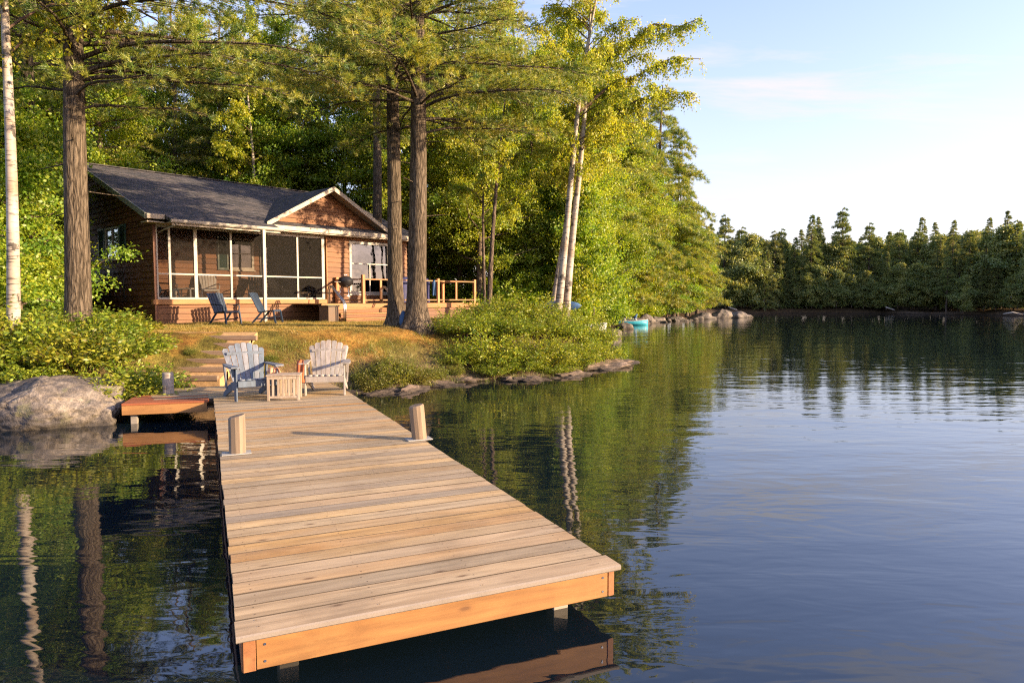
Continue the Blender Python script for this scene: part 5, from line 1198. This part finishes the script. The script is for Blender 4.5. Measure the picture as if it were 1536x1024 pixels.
sr = [shrub('bushy_shrub', gl(-.6, 18.0), (.95, .9, 1.0), 53, stems=110, leaf=.07, wid=.42, label='fine leaved bushy shrub in the shrub belt under the birches', cat='shrub', group=SG2),
      shrub('bushy_shrub', gl(.7, 18.4), (1.0, .85, 1.05), 54, stems=110, leaf=.065, wid=.45, label='fine leaved bushy shrub in the shrub belt under the birches', cat='shrub', group=SG2)]
for (x, y, s, w) in [(-1.35, 17.6, .7, 0), (-1.2, 18.9, 1.0, 1), (-.2, 19.2, 1.05, 0), (1.4, 19.3, 1.05, 0), (.5, 20.3, 1.1, 1), (2.0, 20.3, .95, 1), (1.5, 21.4, 1.1, 0), (2.7, 21.5, .85, 0), (2.65, 22.6, .9, 1), (2.4, 22.9, 1.0, 0), (2.6, 24.2, .9, 1), (-.5, 17.4, .6, 1), (.3, 17.75, .6, 0), (1.1, 18.2, .65, 1), (-1.3, 20.4, .8, 0), (-.6, 21.5, 1.1, 1), (.8, 22.3, 1.1, 0), (-.2, 22.0, 1.0, 1), (2.6, 26.5, .9, 0), (3.1, 30.5, .9, 1), (2.0, 28.0, .9, 1), (3.8, 34, 1.0, 0)]:
    c = copy_tree(sr[w]); c.location = gl(x, y); c.scale = (s, s, s * rgp.uniform(.55, .95)); c.rotation_euler.z = rgp.uniform(0, 6.28)
SG3 = 'weedy plants behind the dock'
sw = shrub('weedy_plant', gl(-2.75, 15.5), (.45, .4, .6), 55, stems=80, leaf=.06, wid=.25, mat='weed', label='upright weedy plant on the slope right of the pale chair', cat='plant', group=SG3)
for (x, y, s) in [(-2.3, 15.7, .9), (-3.05, 15.1, .8), (-2.5, 16.3, .5), (-3.4, 15.4, .6), (-1.9, 16.4, .7), (-1.4, 16.9, .5), (-2.9, 15.9, .7)]:
    c = copy_tree(sw); c.location = gl(x, y); c.scale = (s, s, s); c.rotation_euler.z = rgp.uniform(0, 6.28)
for (x, y, s) in [(-5.45, 14.5, .45), (-5.3, 15.0, .4), (-6.9, 14.6, .3), (-6.3, 14.0, .28), (-4.6, 14.6, .35)]:
    c = copy_tree(sw); c.location = gl(x, y); c.scale = (s, s, s); c.rotation_euler.z = rgp.uniform(0, 6.28); c['label'] = 'low green weed growing beside the timber steps'; c['group'] = 'weeds beside the steps'

# ---- grass
def grass(name, n, region, hgt, wd, mat, seed, **k):
    rg = np.random.default_rng(seed); x = rg.uniform(region[0], region[1], n * 3); y = rg.uniform(region[2], region[3], n * 3); d = sdist(x, y)
    dens = .5 + .5 * hnoise(x, y, 2.0); ok = (d > region[4]) & (d < region[5]) & (rg.random(n * 3) < .35 + .65 * dens)
    ok &= ~((x > -7.9) & (x < -5.55) & (y < 15.9) & (y > 13))
    cx_, cy_ = x + 11.1, y - 21.3; s_ = cx_ * .669 + cy_ * .743; t_ = -cx_ * .743 + cy_ * .669; ok &= ~((s_ > -.1) & (t_ > -.1)) & ~((s_ > 4.7) & (t_ > -1.9)) & ~((s_ > 5) & (s_ < 7.4) & (t_ > -2.8))
    x, y = x[ok][:n], y[ok][:n]; n = len(x); P = np.stack([x, y, height(x, y) - .01], 1); D = unit(np.array([0, 0, 1.0]) + rg.normal(size=(n, 3)) * .55); h = hgt * rg.uniform(.5, 1.3, (n, 1)) * (.7 + .9 * np.clip(hnoise(x, y, 4.0), 0, 1)[:, None] ** 1.5 * 2); S_ = unit(np.cross(D, rdir(n, rg)))
    v = np.stack([P - S_ * wd / 2, P + S_ * wd / 2, P + D * h], 1).reshape(-1, 3); f = (np.arange(n)[:, None] * 3 + np.array([0, 1, 2])).astype(np.int32)
    o = np_mesh(name, v, f, M[mat], None, np.repeat(np.clip(.5 + .35 * hnoise(x, y, 3.0) + rg.normal(size=n) * .2, 0, 1), 3)); tag(o, kind='stuff', label=k.get('label'), cat='grass')
grass('lawn_grass', 150000, (-11, -1.2, 13.5, 24.5, .7, 50), .05, .007, 'grass', 61, label='short dry golden grass of the lawn in front of the cabin')
grass('bank_grass', 26000, (-5.5, 4.0, 13.8, 24, .12, 2.2), .14, .010, 'weed', 62, label='longer green grass along the edge of the lawn and the bank')
